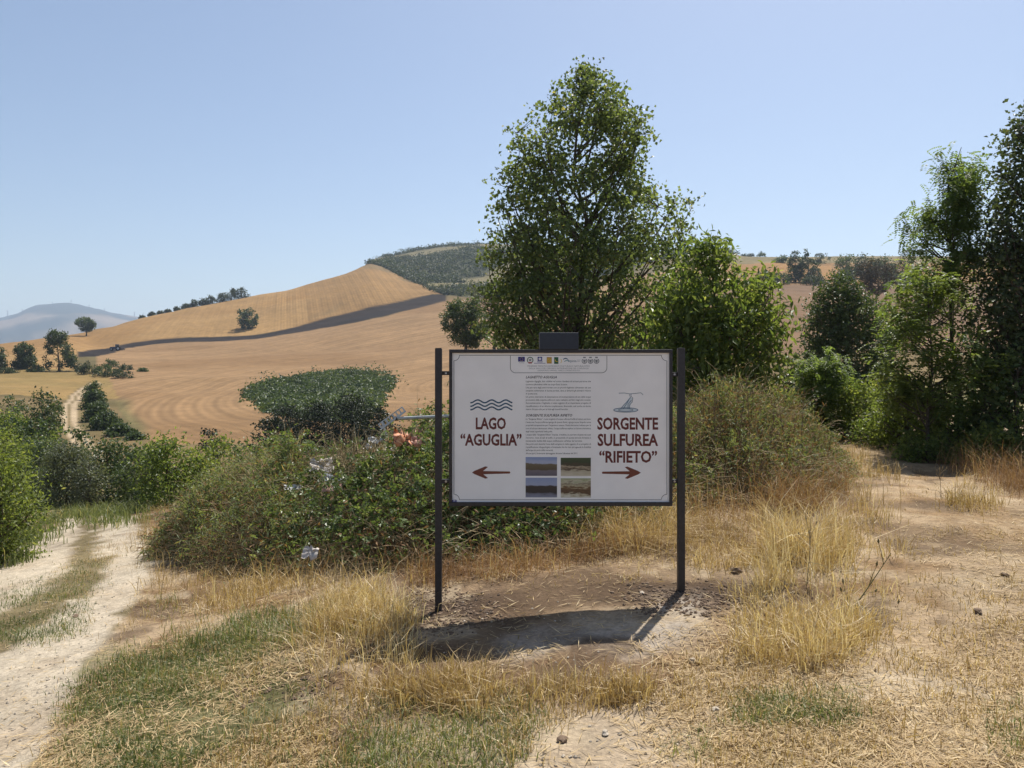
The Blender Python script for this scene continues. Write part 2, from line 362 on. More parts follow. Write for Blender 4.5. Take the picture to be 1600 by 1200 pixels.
yel = far & (gpx <= lo_edge + 8) & (gy > 140) & (gy < 205)
upl = far & (gpx <= 121) & (gy >= 200) & (gy < 800)
rfield = far & (gpx >= 1130) & (gy < 2500) & (gy > 100)
mtn = behind & (gy > 2600)
road_c = lambda Yv: np.interp(Yv, [70, 85, 92, 100, 112, 128, 145, 168], [140, 128, 117, 110, 108, 110, 120, 148])
rdx = (gpx - road_c(gy)) / F * gy
road = far & (gy > 68) & (gy < 172) & (np.abs(rdx) < 1.5)
# near track (left) and footpath (right), described across their width
rutR = (np.interp(gpy, [810, 820, 860, 900, 944, 987, 1031, 1097, 1200, 1500], [176, 178, 156, 143, 100, 50, -40, -120, -260, -700]), np.interp(gpy, [810, 820, 860, 900, 944, 987, 1031, 1097, 1200, 1500], [228, 230, 236, 224, 208, 174, 132, 98, 50, -120]))
rutL = (np.interp(gpy, [810, 825, 845, 870, 900, 930, 1000, 1200], [98, 92, 52, 10, -60, -120, -330, -900]), np.interp(gpy, [810, 825, 845, 870, 900, 930, 1000, 1200], [136, 142, 126, 108, 90, 42, -80, -500]))
def band(e, soft, lo, hi):
    wv = np.maximum(e[1] - e[0], 20); n = nzf * 60 + nzb * 60
    return smooth(e[0] - soft, e[0] + soft, gpx + n) * smooth(e[1] + soft, e[1] - soft, gpx + n) * (gpy > lo) * (gpy < hi) * behind
mR = band(rutR, 12, 806, 4000) * (gy < 22); mL = band(rutL, 12, 806, 4000) * (gy < 22)
trk = behind & (gy < 19) & (gpx > rutL[0] - 6) & (gpx < rutR[1] + 4) & (gpy > 806)
ptE = (np.interp(gpy, [680, 700, 720, 760, 820, 900, 1000, 1100, 1200], [1305, 1300, 1305, 1330, 1385, 1405, 1390, 1240, 1040]), np.interp(gpy, [680, 700, 720, 760, 820, 900], [1405, 1460, 1520, 1580, 1660, 1900]))
mP = band(ptE, 22, 676, 1900) * (gy < 24)
pth = behind & (gy < 22) & (gpx > ptE[0]) & (gpx < ptE[1]) & (gpy > 680) & (gpy < 1250)
reg[mtn] = 7; reg[wood] = 5; reg[up_field | upl] = 4; reg[lo_field] = 3; reg[yel] = 8; reg[strip] = 2; reg[rfield] = 9; reg[road] = 6; reg[trk] = 1; reg[pth] = 10

C = lambda *c: np.array(c, float)
def lay(col, c, m): return col * (1 - m[..., None]) + c * m[..., None]
one = np.ones(gx.shape)
col = one[..., None] * C(.27, .18, .1)                                  # straw-littered earth
col = lay(col, C(.15, .098, .06), smooth(-.05, .14, nzb) * .85)            # bare brown patches
col = lay(col, C(.46, .36, .245), smooth(.03, .15, -nzb + nzf * .5) * .7)   # pale dusty patches
sx, sy = gx - .25, gy - 5.2                                                # trodden clearing round the sign
clr = smooth(1.5, .9, np.hypot(sx / 1.15, sy / .95) + nzf * .8) * behind
col = lay(col, C(.27, .195, .125), clr * .85)
def spot(x, y, r, c, a, s=1.): 
    global col
    col = lay(col, C(*c), a * smooth(r * 1.15, r * .45, np.hypot((gx - x) / s, gy - y) + nzf * r * 1.2))
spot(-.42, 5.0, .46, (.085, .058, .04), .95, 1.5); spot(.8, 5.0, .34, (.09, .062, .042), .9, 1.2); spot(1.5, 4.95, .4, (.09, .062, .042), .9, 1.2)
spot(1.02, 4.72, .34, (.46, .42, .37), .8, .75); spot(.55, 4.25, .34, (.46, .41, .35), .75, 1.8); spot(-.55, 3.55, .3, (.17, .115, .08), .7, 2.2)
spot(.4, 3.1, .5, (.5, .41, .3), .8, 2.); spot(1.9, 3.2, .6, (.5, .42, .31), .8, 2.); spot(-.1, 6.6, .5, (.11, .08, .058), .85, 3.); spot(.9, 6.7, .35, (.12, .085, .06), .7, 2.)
pat = fbm(gx * 2.2 + 40, gy * 2.2, 4, 91)
col = lay(col, C(.13, .088, .056), smooth(.56, .66, pat) * .75 * behind)      # damp, dug and dungy patches
col = lay(col, C(.5, .41, .29), smooth(.42, .34, pat) * .55 * behind)
for poly_px, amt in (((100, 480, 1010, 1210), .75), ((-40, 150, 900, 1010), .5), ((1150, 1370, 1085, 1135), .6)):
    a, b, c_, d_ = poly_px
    mm = smooth(a - 40, a + 40, gpx) * smooth(b + 60, b - 80, gpx) * smooth(c_ - 20, c_ + 40, gpy) * smooth(d_ + 300, d_, gpy) * smooth(-.2, .1, nzb + nzf) * behind
    col = lay(col, C(.13, .14, .06), mm * amt)
cream = C(.52, .45, .35)
mid_ = trk * (1 - np.clip(mR + mL, 0, 1)); col = lay(col, C(.2, .165, .09), mid_ * .85); col = lay(col, cream, np.clip((mR + mL) * (.95 + 1.2 * nzf), 0, 1)); col = lay(col, C(.4, .3, .19), mP * smooth(-.2, .15, nzb) * .85)
col = lay(col, C(.17, .15, .07), smooth(20, 26, gy) * behind)              # valley grass
col = lay(col, C(.30, .23, .11), smooth(20, 26, gy) * smooth(0, .15, nzb) * .7)
rowc = np.zeros(gx.shape); rowa = np.zeros(gx.shape)
def setc(m, c, c2=None, f=None):
    col[m] = c
    if c2 is not None: col[m] = col[m] * (1 - f[m][:, None]) + np.array(c2) * f[m][:, None]
mac = smooth(-.12, .14, nzw); mac2 = fbm(gx * .012, gy * .012, 4, 44); mac2 = smooth(.4, .62, mac2)
setc(far & (reg == 0), (.19, .165, .08), (.27, .21, .11), mac)
setc(lo_field, (.34, .225, .12), (.40, .275, .155), mac2)
edge = smooth(34, 4, gpx - lo_edge + nzw * 30) * smooth(150, 125, gy) * lo_field
col = lay(col, C(.18, .18, .085), edge * .8)
setc(up_field | upl, (.41, .265, .115), (.47, .32, .15), mac2)
setc(up_field & (gpx > 480), (.40, .265, .12), (.31, .235, .125), smooth(.35, .7, mac2) * smooth(.4, .6, fbm(gx * .02, gy * .02, 3, 61)))
setc(yel, (.43, .31, .14), (.35, .27, .12), mac)
pc = np.where(mac[..., None] > .5, C(.042, .031, .027), C(.03, .022, .02))
sm = smooth(-.006, .006, 1 - gy / strip_hi(gpx) + nzw * .012) * smooth(-.006, .006, gy / strip_lo(gpx) - 1 + nzw * .012) * smooth(119, 125, gpx) * smooth(700, 694, gpx) * far
col = lay(col, pc, sm)
setc(wood, (.075, .078, .04), (.2, .17, .09), smooth(.56, .66, fbm(gx * .012, gy * .012, 4, 45)))
setc(rfield, (.36, .225, .11), (.30, .2, .115), mac); setc(rfield & (gy > 290) & (gy < 400), (.44, .27, .11), (.38, .24, .11), mac)
setc(rfield & (gy > 400), (.34, .28, .16), (.27, .24, .13), mac); setc(rfield & (gy < 290), (.30, .2, .12), (.26, .175, .11), mac)
rd = np.abs(np.abs(rdx) - .68)
setc(road, (.27, .22, .12), (.6, .5, .36), smooth(.55, .25, rd))
mh = fbm(gx * .003, gy * .003, 5, 50); setc(mtn, (.03, .045, .035), (.26, .2, .14), smooth(.42, .56, mh) * smooth(90, 190, gz))
rowc[lo_field] = (np.hypot(gx + 10, (gy - 170) * .62))[lo_field]; rowa[lo_field] = .2
rowc[up_field | upl] = (gx * .85 + gy * .25)[up_field | upl]; rowa[up_field | upl] = .08
rowa[up_field & (gpx > 430)] = .2
rowc[strip] = (gy * 1.2 - gx * .4)[strip]; rowa[strip] = .25; rowc[rfield] = (gx * .5 + gy * .8)[rfield]; rowa[rfield] = .15
col = np.clip(col, .01, .9) ** 1.1 * .76
col = np.where((far & (reg != 7) & (reg != 5))[..., None], col * C(.72, .672, .62), col)
# faces, split by region so that every field and track is an object; normals shared across the cuts
nr, nc = gx.shape
V = np.stack([gx, gy, gz], -1).reshape(-1, 3); idx = np.arange(nr * nc).reshape(nr, nc)
jn = (np.arange(nc) + 1) % nc
Q = np.stack([idx[:-1], idx[1:], idx[1:][:, jn], idx[:-1][:, jn]], -1).reshape(-1, 4)[:, ::-1]
du = np.roll(V.reshape(nr, nc, 3), -1, 1) - np.roll(V.reshape(nr, nc, 3), 1, 1); dv = np.gradient(V.reshape(nr, nc, 3), axis=0)
VN = unit(np.cross(du, dv)).reshape(-1, 3); VN[VN[:, 2] < 0] *= -1
fr = reg.reshape(-1)[Q].max(1) * 0 + reg.reshape(-1)[Q[:, 3]]
colf, rowf, raf = col.reshape(-1, 3), rowc.ravel(), rowa.ravel()
for rid, nm, lb in ((0, 'ground', None), (1, 'dirt_track', None), (2, 'ploughed_field', None), (3, 'stubble_field', None), (4, 'wheat_field', None), (5, 'wooded_hill', None), (6, 'farm_road', None), (7, 'mountain', None), (8, 'hay_field', None), (9, 'hillside_field', None), (10, 'footpath', None)):
    q = Q[fr == rid]
    if rid == 0:                                        # close the hole under the camera
        q = np.concatenate([q, np.stack([idx[0], idx[0][jn], np.full(nc, len(V)), np.full(nc, len(V))], 1)[:0]])
    u_, inv = np.unique(q, return_inverse=True)
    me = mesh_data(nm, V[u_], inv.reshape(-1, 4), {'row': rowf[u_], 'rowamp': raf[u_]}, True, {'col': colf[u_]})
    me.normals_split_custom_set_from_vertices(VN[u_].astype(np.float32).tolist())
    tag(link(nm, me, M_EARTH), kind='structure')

# ------------------------------------------------------------------ the information sign
M_STEEL = mat_noise('dark_painted_steel', (.018, .017, .02), (.032, .03, .034), 60, .42, .05, 0., .5)
M_BOX = mat_noise('navy_painted_box', (.016, .022, .035), (.022, .03, .046), 40, .45, .04, 0., .5)
M_BOLT = mat_noise('zinc_bolt', (.35, .35, .36), (.5, .5, .5), 60, .35, .05, 1.)
def mat_flat(name, c, rough=.4, var=.06):
    return mat_noise(name, tuple(v * (1 - var) for v in c), tuple(min(1, v * (1 + var)) for v in c), 5, rough, 0, 0, .4, 3)
M_WHITE = mat_flat('sign_white', (.88, .87, .85), .3, .04)
INK = {'maroon': (.13, .026, .022), 'arrow': (.17, .05, .03), 'blue': (.012, .075, .14), 'ink': (.05, .05, .055), 'line': (.1, .1, .11), 'paleblue': (.6, .67, .71), 'eu': (.02, .02, .2), 'yellow': (.7, .5, .06), 'green': (.03, .12, .05), 'red': (.35, .05, .05), 'gold': (.45, .27, .07), 'navy': (.03, .03, .22), 'grey': (.25, .26, .27), 'white': (.75, .75, .77), 'teal': (.04, .25, .3)}
M_INK = {k: mat_flat('print_' + k, v, .45, .08) for k, v in INK.items()}
K = 1 / 240.; SX, SY, SZ = 876., 5.0, 668.
sgn_loc = np.array([(SX - 800) * K, SY, .05])
sign = thing('information_sign', 'white framed information board on two dark metal posts in trodden earth', 'sign', tuple(sgn_loc))
wx = lambda px: (px - 800) * K - sgn_loc[0]
wz = lambda py: EYE + (HOR - py) * K - sgn_loc[2]
for a, b, pyb in ((680, 690.5, 953), (1058.5, 1069.5, 922)):
    zb = wz(pyb) - .35
    o = MB().box(wx(a), wx(b), -.022, .023, zb, wz(545), .003).build('post', M_STEEL, sign)
    MB().box(wx(a) + .002, wx(b) - .002, -.0205, .0215, wz(545) + .0005, wz(545) + .005, .0015).build('post_cap', M_STEEL, o)
for px0, px1, py in ((689, 704, 583), (689, 704, 752), (1046, 1060, 585), (1046, 1060, 752)):
    br = MB().box(wx(px0), wx(px1), -.004, .012, wz(py + 3.2), wz(py - 3.2), .002).build('bracket', M_STEEL, sign)
    cx = (px0 + px1) / 2 + .5
    MB().tube([(wx(cx), -.013, wz(py)), (wx(cx), -.003, wz(py))], [.007, .007], 6).build('bolt', M_BOLT, br)
fm = MB()
for x0, x1, y0, y1 in ((702, 1050, 551.5, 546), (702, 1050, 790, 783.8), (702, 706.8, 783.8, 551.5), (1045.2, 1050, 783.8, 551.5)):
    fm.box(wx(x0), wx(x1), -.022, .018, wz(y0), wz(y1), .0025)
fm.build('frame', M_STEEL, sign)
MB().box(wx(842.5), wx(903.5), -.03, .05, wz(546.3), wz(520), .004).build('top_box', M_BOX, sign)
panel = MB().box(wx(706.2), wx(1045.8), -.008, .004, wz(784.5), wz(550.8), .001).build('panel', M_WHITE, sign)
PF = -.0085                                                # print plane, just proud of the panel
LAYER = [0]
def flat(name, polys, ink, lift=0.):
    """flat print: convex polygons in photo pixels"""
    mb = MB()
    for i, p in enumerate(polys): mb.fan([(wx(a), PF - lift - 2e-5 * (i % 40), wz(b)) for a, b in p])
    return mb.build(name, M_INK[ink] if isinstance(ink, str) else ink, panel)
def stroke(pts, wd):
    """polyline as a chain of joined quads with mitred corners"""
    P = np.array(pts, float); T = unit(np.gradient(P, axis=0)); Nn = np.stack([-T[:, 1], T[:, 0]], 1)
    wv = np.broadcast_to(np.asarray(wd, float), len(P))[:, None] * .5; A, B = P + Nn * wv, P - Nn * wv
    return [[A[i], A[i + 1], B[i + 1], B[i]] for i in range(len(P) - 1)]
def arc(cx, cy, r, a0, a1, n=10, ry=None):
    a = np.radians(np.linspace(a0, a1, n)); return [(cx + r * math.cos(t), cy + (ry or r) * math.sin(t)) for t in a]
DG = bpy.context.evaluated_depsgraph_get
def text(name, body, box, ink, bold=0., shear=0., fit='both', align='L', lift=0.):
    """lettering fitted to a box (x0, y_top, x1, y_bottom) in photo pixels"""
    cu = bpy.data.curves.new('lettering', 'FONT'); cu.body = body; cu.size = 1; cu.offset = bold; cu.shear = shear; cu.resolution_u = 2; cu.fill_mode = 'FRONT'
    ob = bpy.data.objects.new('lettering', cu); COL.objects.link(ob); bpy.context.view_layer.update()
    me = bpy.data.meshes.new_from_object(ob.evaluated_get(DG())); bpy.data.objects.remove(ob); bpy.data.curves.remove(cu)
    v = np.zeros(len(me.vertices) * 3, np.float32); me.vertices.foreach_get('co', v); v = v.reshape(-1, 3)
    me.calc_loop_triangles(); tri = np.zeros(len(me.loop_triangles) * 3, np.int32); me.loop_triangles.foreach_get('vertices', tri); tri = tri.reshape(-1, 3)
    bpy.data.meshes.remove(me)
    x0, y0, x1, y1 = box; lo, hi = v.min(0), v.max(0)
    if fit == 'both': X = x0 + (v[:, 0] - lo[0]) / (hi[0] - lo[0]) * (x1 - x0); Yp = y1 - (v[:, 1] - lo[1]) / (hi[1] - lo[1]) * (y1 - y0)
    else:                                                   # y0 = x-height size, y1 = baseline
        X = x0 + (v[:, 0] - lo[0]) / (hi[0] - lo[0]) * (x1 - x0); Yp = y1 - v[:, 1] / .7 * y0
    W = np.stack([[wx(a) for a in X], np.full(len(X), PF - lift), [wz(b) for b in Yp]], 1)
    return link(name, mesh_data(name, W, tri), M_INK[ink], panel)
# border line with notched corners, and the header box
r = 8.5; L_, R_, T_, B_ = 709.5, 1041.5, 555.2, 780.5
bl = [(L_ + r, T_)] + [(R_ - r, T_)] + arc(R_, T_, r, 180, 90, 8)[0:] + [(R_, B_ - r)] + arc(R_, B_, r, 270, 180, 8) + [(L_ + r, B_)] + arc(L_, B_, r, 0, -90, 8) + [(L_, T_ + r)] + arc(L_, T_, r, 90, 0, 8)
flat('border_line', stroke(bl, .75), 'line')
flat('border_line', stroke([(797.5, 555.8), (797.5, 575)] + arc(805.5, 574.5, 8, 180, 90, 8) + [(940, 582.5)] + arc(940, 574.5, 8, 90, 0, 8) + [(948, 555.8)], .75), 'line', 2e-4)
text('heading_text', 'LAGO', (743.5, 652, 790.5, 671), 'maroon', .03)
text('heading_text', '“AGUGLIA”', (719.5, 677, 815, 696.5), 'maroon', .03)
text('heading_text', 'SORGENTE', (933, 652, 1028, 671.5), 'maroon', .03)
text('heading_text', 'SULFUREA', (933.5, 677.5, 1028, 697), 'maroon', .03)
text('heading_text', '“RIFIETO”', (936, 703.5, 1026.5, 723), 'maroon', .03)
xs = np.linspace(735, 800.5, 40)
for k, y0 in enumerate((627, 632.5, 638)):
    flat('wave_symbol', stroke([(x, y0 - 2.2 * math.cos((x - 724.8) * 2 * math.pi / 21.8)) for x in xs], 2.1), 'blue', k * 4e-5)
sp = [[(966.5, 614.3), (975, 614), (984, 615.4), (993, 614.6), (1001, 613.6), (1004.5, 617)], [(984, 615.4), (983.6, 618), (985, 621), (980, 627), (974, 633), (969.5, 638.5)], [(986, 615.6), (985.5, 618.5), (988.5, 622), (987.5, 628), (983, 633), (983.5, 638.5)], [(983, 623), (980, 629), (973.5, 638.5)], [(986.5, 625), (981, 631.5), (981, 638.5)]]
flat('spring_symbol', [q for s in sp for q in stroke(s, .75)] + stroke(arc(977.5, 640.5, 19, 0, 360, 30, 3.4), .9) + stroke(arc(977.5, 640.5, 11.5, 0, 360, 24, 2.), .7), 'blue')
flat('spring_symbol', [[(984, 620), (988, 622), (983.5, 638), (970, 638)], arc(977.5, 640.5, 18.4, 0, 340, 18, 3.)], 'paleblue', -3e-4)
def arrow(tip, tail, cy, s):
    return [stroke([(tail, cy), (tip - s * 17, cy + .2)], [3.4, 5.0])[0], [(tip, cy), (tip - s * 4, cy - 2.6), (tip - s * 21, cy - 9.6), (tip - s * 25, cy - 8.6), (tip - s * 17, cy - 2)],
            [(tip, cy), (tip - s * 4, cy + 2.6), (tip - s * 21, cy + 9.6), (tip - s * 25, cy + 8.6), (tip - s * 17, cy + 2)], [(tip, cy), (tip - s * 17, cy - 2.6), (tip - s * 19, cy), (tip - s * 17, cy + 2.6)], arc(tail, cy, 1.8, 0, 330, 10)]
flat('arrow', arrow(737.5, 795.5, 738, -1), 'arrow'); flat('arrow', arrow(1001, 942, 738.3, 1), 'arrow')
# header: emblems and the three small lines
flat('flag_emblem', [[(809.5, 557.6), (820, 557.6), (820, 565), (809.5, 565)]], 'eu'); flat('flag_emblem', [arc(814.8 + 2.4 * math.cos(a), 561.3 + 2.4 * math.sin(a), .42, 0, 300, 5) for a in np.arange(12) * math.pi / 6], 'yellow', 1e-4)
text('caption_text', 'UNIONE EUROPEA', (810.5, 566.2, 819, 567.4), 'ink')
flat('republic_emblem', stroke(arc(828.3, 562.7, 4.4, 130, 410, 16), 1.3), 'green'); flat('republic_emblem', [[(824.8, 565.8), (831.8, 565.8), (830.5, 568), (826, 568)]], 'red', 1e-4)
flat('republic_emblem', [[(828.3 + (3.1 if i % 2 == 0 else 1.4) * math.sin(i * math.pi / 5), 562.6 - (3.1 if i % 2 == 0 else 1.4) * math.cos(i * math.pi / 5)) for i in (j, j + 1)] + [(828.3, 562.6)] for j in range(10)], 'grey', 2e-4)
flat('region_emblem', [[(840, 557.6), (847, 557.6), (847, 564), (840, 564)], [(838.5, 565), (848.5, 565), (847, 566), (840, 566)], [(834.5, 567.2), (852.5, 567.2), (852.5, 567.9), (834.5, 567.9)]], 'navy'); flat('region_emblem', [arc(843.5, 560.8, 2.2, 0, 340, 10)], 'white', 1.5e-3)
flat('gold_emblem', [[(854.2, 558), (862, 558), (862, 568), (854.2, 568)]], 'gold'); flat('gold_emblem', stroke(arc(858, 563, 2.6, 0, 360, 12), .9) + stroke([(855, 560), (861, 566)], .6), 'yellow', 1e-3)
flat('green_emblem', [[(865.8, 558), (872.3, 558), (872.3, 568.5), (865.8, 568.5)]], 'green'); flat('green_emblem', stroke(arc(870, 562.5, 2.6, 200, 60, 8), .9) + stroke(arc(874, 564, 3.4, 60, -60, 8), .8), 'yellow', 1e-3)
flat('swoosh_emblem', stroke(arc(883.5, 563.5, 4.2, 200, 340, 10, 3.4), [.4, .8, 1.2, 1.5, 1.6, 1.6, 1.5, 1.2, .8, .4]), 'blue'); flat('swoosh_emblem', stroke(arc(885.5, 566, 4, 200, 330, 8, 2.6), 1.), 'teal', 1e-4)
text('caption_text', 'Irpinia', (888, 562, 900.5, 567), 'blue'); flat('caption_text', stroke([(901.5, 562.6), (907, 562.6)], .5) + stroke([(901.5, 564.6), (906, 564.6)], .5), 'grey')
for cx in (913., 922.4, 931.8):
    flat('crest_emblem', stroke(arc(cx, 564, 3.7, -50, 230, 16), 1.3) + [[(cx - 2.1, 562), (cx + 2.1, 562), (cx + 1.7, 565.4), (cx, 566.8), (cx - 1.7, 565.4)], [(cx - 1.9, 559.6), (cx - 2.1, 557.6), (cx + 2.1, 557.6), (cx + 1.9, 559.6)]], 'grey')
for t, x0, x1, y in (('ITINERARI TEMATICI INTEGRATI CULTURALI E NATURALISTICI', 824, 921, 573.2), ('DELLA VALLE DEL CERVARO INTEGRAZIONE DEI COMUNI DI', 826.5, 919, 576.7), ('SAVIGNANO IRPINO, GRECI E MONTAGUTO', 840, 906, 580.2)):
    text('caption_text', t, (x0, y - 2.3, x1, y), 'grey')
text('title_text', 'LAGHETTO AGUGLIA', (821.5, 587.2, 870, 591.2), 'ink', .02, .3); text('title_text', 'SORGENTE SULFUREA RIFIETO', (821.5, 646.8, 894, 650.8), 'ink', .02, .3)
para = [(597, 1, 'Laghetto Aguglia, ben visibile nel corso, fondato di un’oasi perenne che'), (601.8, .64, 'conserva abbondante nelle sue acque fauna lacustre.'), (606.7, 1, 'Una più rara degli anni trovata con un piccolo laghetto alimentato da una'), (611.5, 1, 'sorgente sotterranea di buona portata, dava ai dintorni gli animali il ristoro'), (616.2, .18, 'di questa zona.'),
        (621.2, 1, 'Un primo intervento di sistemazione ed incorporazione di una delle acque'), (626, 1, 'provenienti dalla sorgente sulfurea è stato realizzato sul finire degli anni novanta.'), (630.8, 1, 'Successivamente, il laghetto, è stato oggetto di un importante progetto di'), (635.7, 1, 'riqualificazione e di un ulteriore ampliamento, divenendo, così, anche una buona'), (640.5, .65, 'riserva d’acqua utile per la lotta agli incendi boschivi.'),
        (655.8, 1, 'La “Sorgente Rifieto” è una sorgente di acqua sulfurea fredda di natura perenne.'), (660.7, 1, 'L’area ove l’acqua sulfurea sgorga da questa fonte, sgorga acqua limpida come'), (665.5, 1, 'proprietà terapeutiche per l’organismo umano. Particolarmente indicata per la'), (670.4, 1, 'cura di alcune dermatosi; infatti, l’acqua sulfurea esplica un’azione antisettica'), (675.2, .41, 'degli strati superficiali della pelle.'),
        (680.2, 1, 'L’acqua della “Sorgente Rifieto” limpida, cristallina, lo scorrere di piena nei mesi'), (685, 1, 'l’inverno, ricca di sali di zolfo, in prossimità di questa piccola fontana si'), (689.9, .87, 'mantenendo facilità delle acque confluiscono nell’alveo del torrente.'), (694.8, 1, 'Nei primi anni duemila l’area della sorgente è stata oggetto di un progetto di'), (699.6, 1, 'riqualificazione idrogeologica e funzionale che ha reso più agevole la fruibilità'), (704.4, .42, 'dell’acqua da parte della comunità.'), (709.3, .8, 'Alcune parti, fortemente danneggiate durante l’alluvione del 2011.')]
for y, fr_, s in para: text('paragraph_text', s, (821.5, 2.5, 821.5 + 101.5 * fr_, y), 'ink', .006, .12, fit='x')
def photo_mat(name, stops, scale, warp, vert=0.):
    m, t, out = nodes(name); tc = N(t, 'ShaderNodeTexCoord'); sp_ = N(t, 'ShaderNodeSeparateXYZ'); t.links.new(tc.outputs['Generated'], sp_.inputs[0])
    mp = N(t, 'ShaderNodeMapping'); mp.inputs['Scale'].default_value = (scale * (6 if vert else 1), 1, scale * (1 if vert else 2.2)); t.links.new(tc.outputs['Generated'], mp.inputs[0])
    nz = N(t, 'ShaderNodeTexNoise'); nz.inputs['Scale'].default_value = 1.; nz.inputs['Detail'].default_value = 6; t.links.new(mp.outputs[0], nz.inputs['Vector'])
    a = N(t, 'ShaderNodeMath', operation='MULTIPLY_ADD'); t.links.new(nz.outputs[0], a.inputs[0]); a.inputs[1].default_value = warp; t.links.new(sp_.outputs[2], a.inputs[2])
    b = N(t, 'ShaderNodeMath', operation='SUBTRACT'); t.links.new(a.outputs[0], b.inputs[0]); b.inputs[1].default_value = warp / 2
    r_ = ramp(t, stops); t.links.new(b.outputs[0], r_.inputs[0])
    p = N(t, 'ShaderNodeBsdfPrincipled'); p.inputs['Roughness'].default_value = .4; t.links.new(r_.outputs[0], p.inputs['Base Color']); t.links.new(p.outputs[0], out.inputs[0]); return m
pm = [photo_mat('print_lake_reeds', [(0, (.11, .1, .13)), (.28, (.17, .15, .17)), (.34, (.1, .075, .04)), (.62, (.15, .12, .07)), (.68, (.4, .44, .55)), (1, (.22, .29, .5))], 3.5, .3),
      photo_mat('print_stone_channel', [(0, (.55, .5, .38)), (.3, (.42, .37, .26)), (.38, (.08, .05, .03)), (.5, (.4, .33, .22)), (.58, (.07, .05, .03)), (.75, (.04, .055, .025)), (1, (.05, .08, .03))], 4., .55),
      photo_mat('print_lake_dusk', [(0, (.22, .24, .32)), (.16, (.16, .17, .22)), (.24, (.03, .025, .025)), (.56, (.045, .035, .03)), (.62, (.33, .37, .5)), (1, (.25, .31, .48))], 3.5, .25),
      photo_mat('print_stone_basin', [(0, (.62, .6, .5)), (.2, (.4, .34, .22)), (.28, (.09, .05, .025)), (.5, (.16, .09, .04)), (.6, (.45, .4, .26)), (.7, (.2, .16, .1)), (.82, (.5, .47, .33)), (1, (.3, .33, .18))], 5., .7)]
for m_, (x0, y0, x1, y1) in zip(pm, ((821.2, 714, 870.3, 743.2), (876, 715, 923, 743.6), (821.2, 746.2, 870.3, 776.8), (876, 747, 923, 777.3))):
    MB().fan([(wx(x0), PF, wz(y1)), (wx(x1), PF, wz(y1)), (wx(x1), PF, wz(y0)), (wx(x0), PF, wz(y0))]).build('photo_print', m_, panel)
flat('maker_mark', [[(706.9, 780.5), (713.5, 780.5), (713.5, 784), (706.9, 784)]], 'navy', 1e-3); flat('maker_mark', [[(708, 781.6), (712, 781.6), (712, 782.8), (708, 782.8)]], 'white', 1.3e-3)

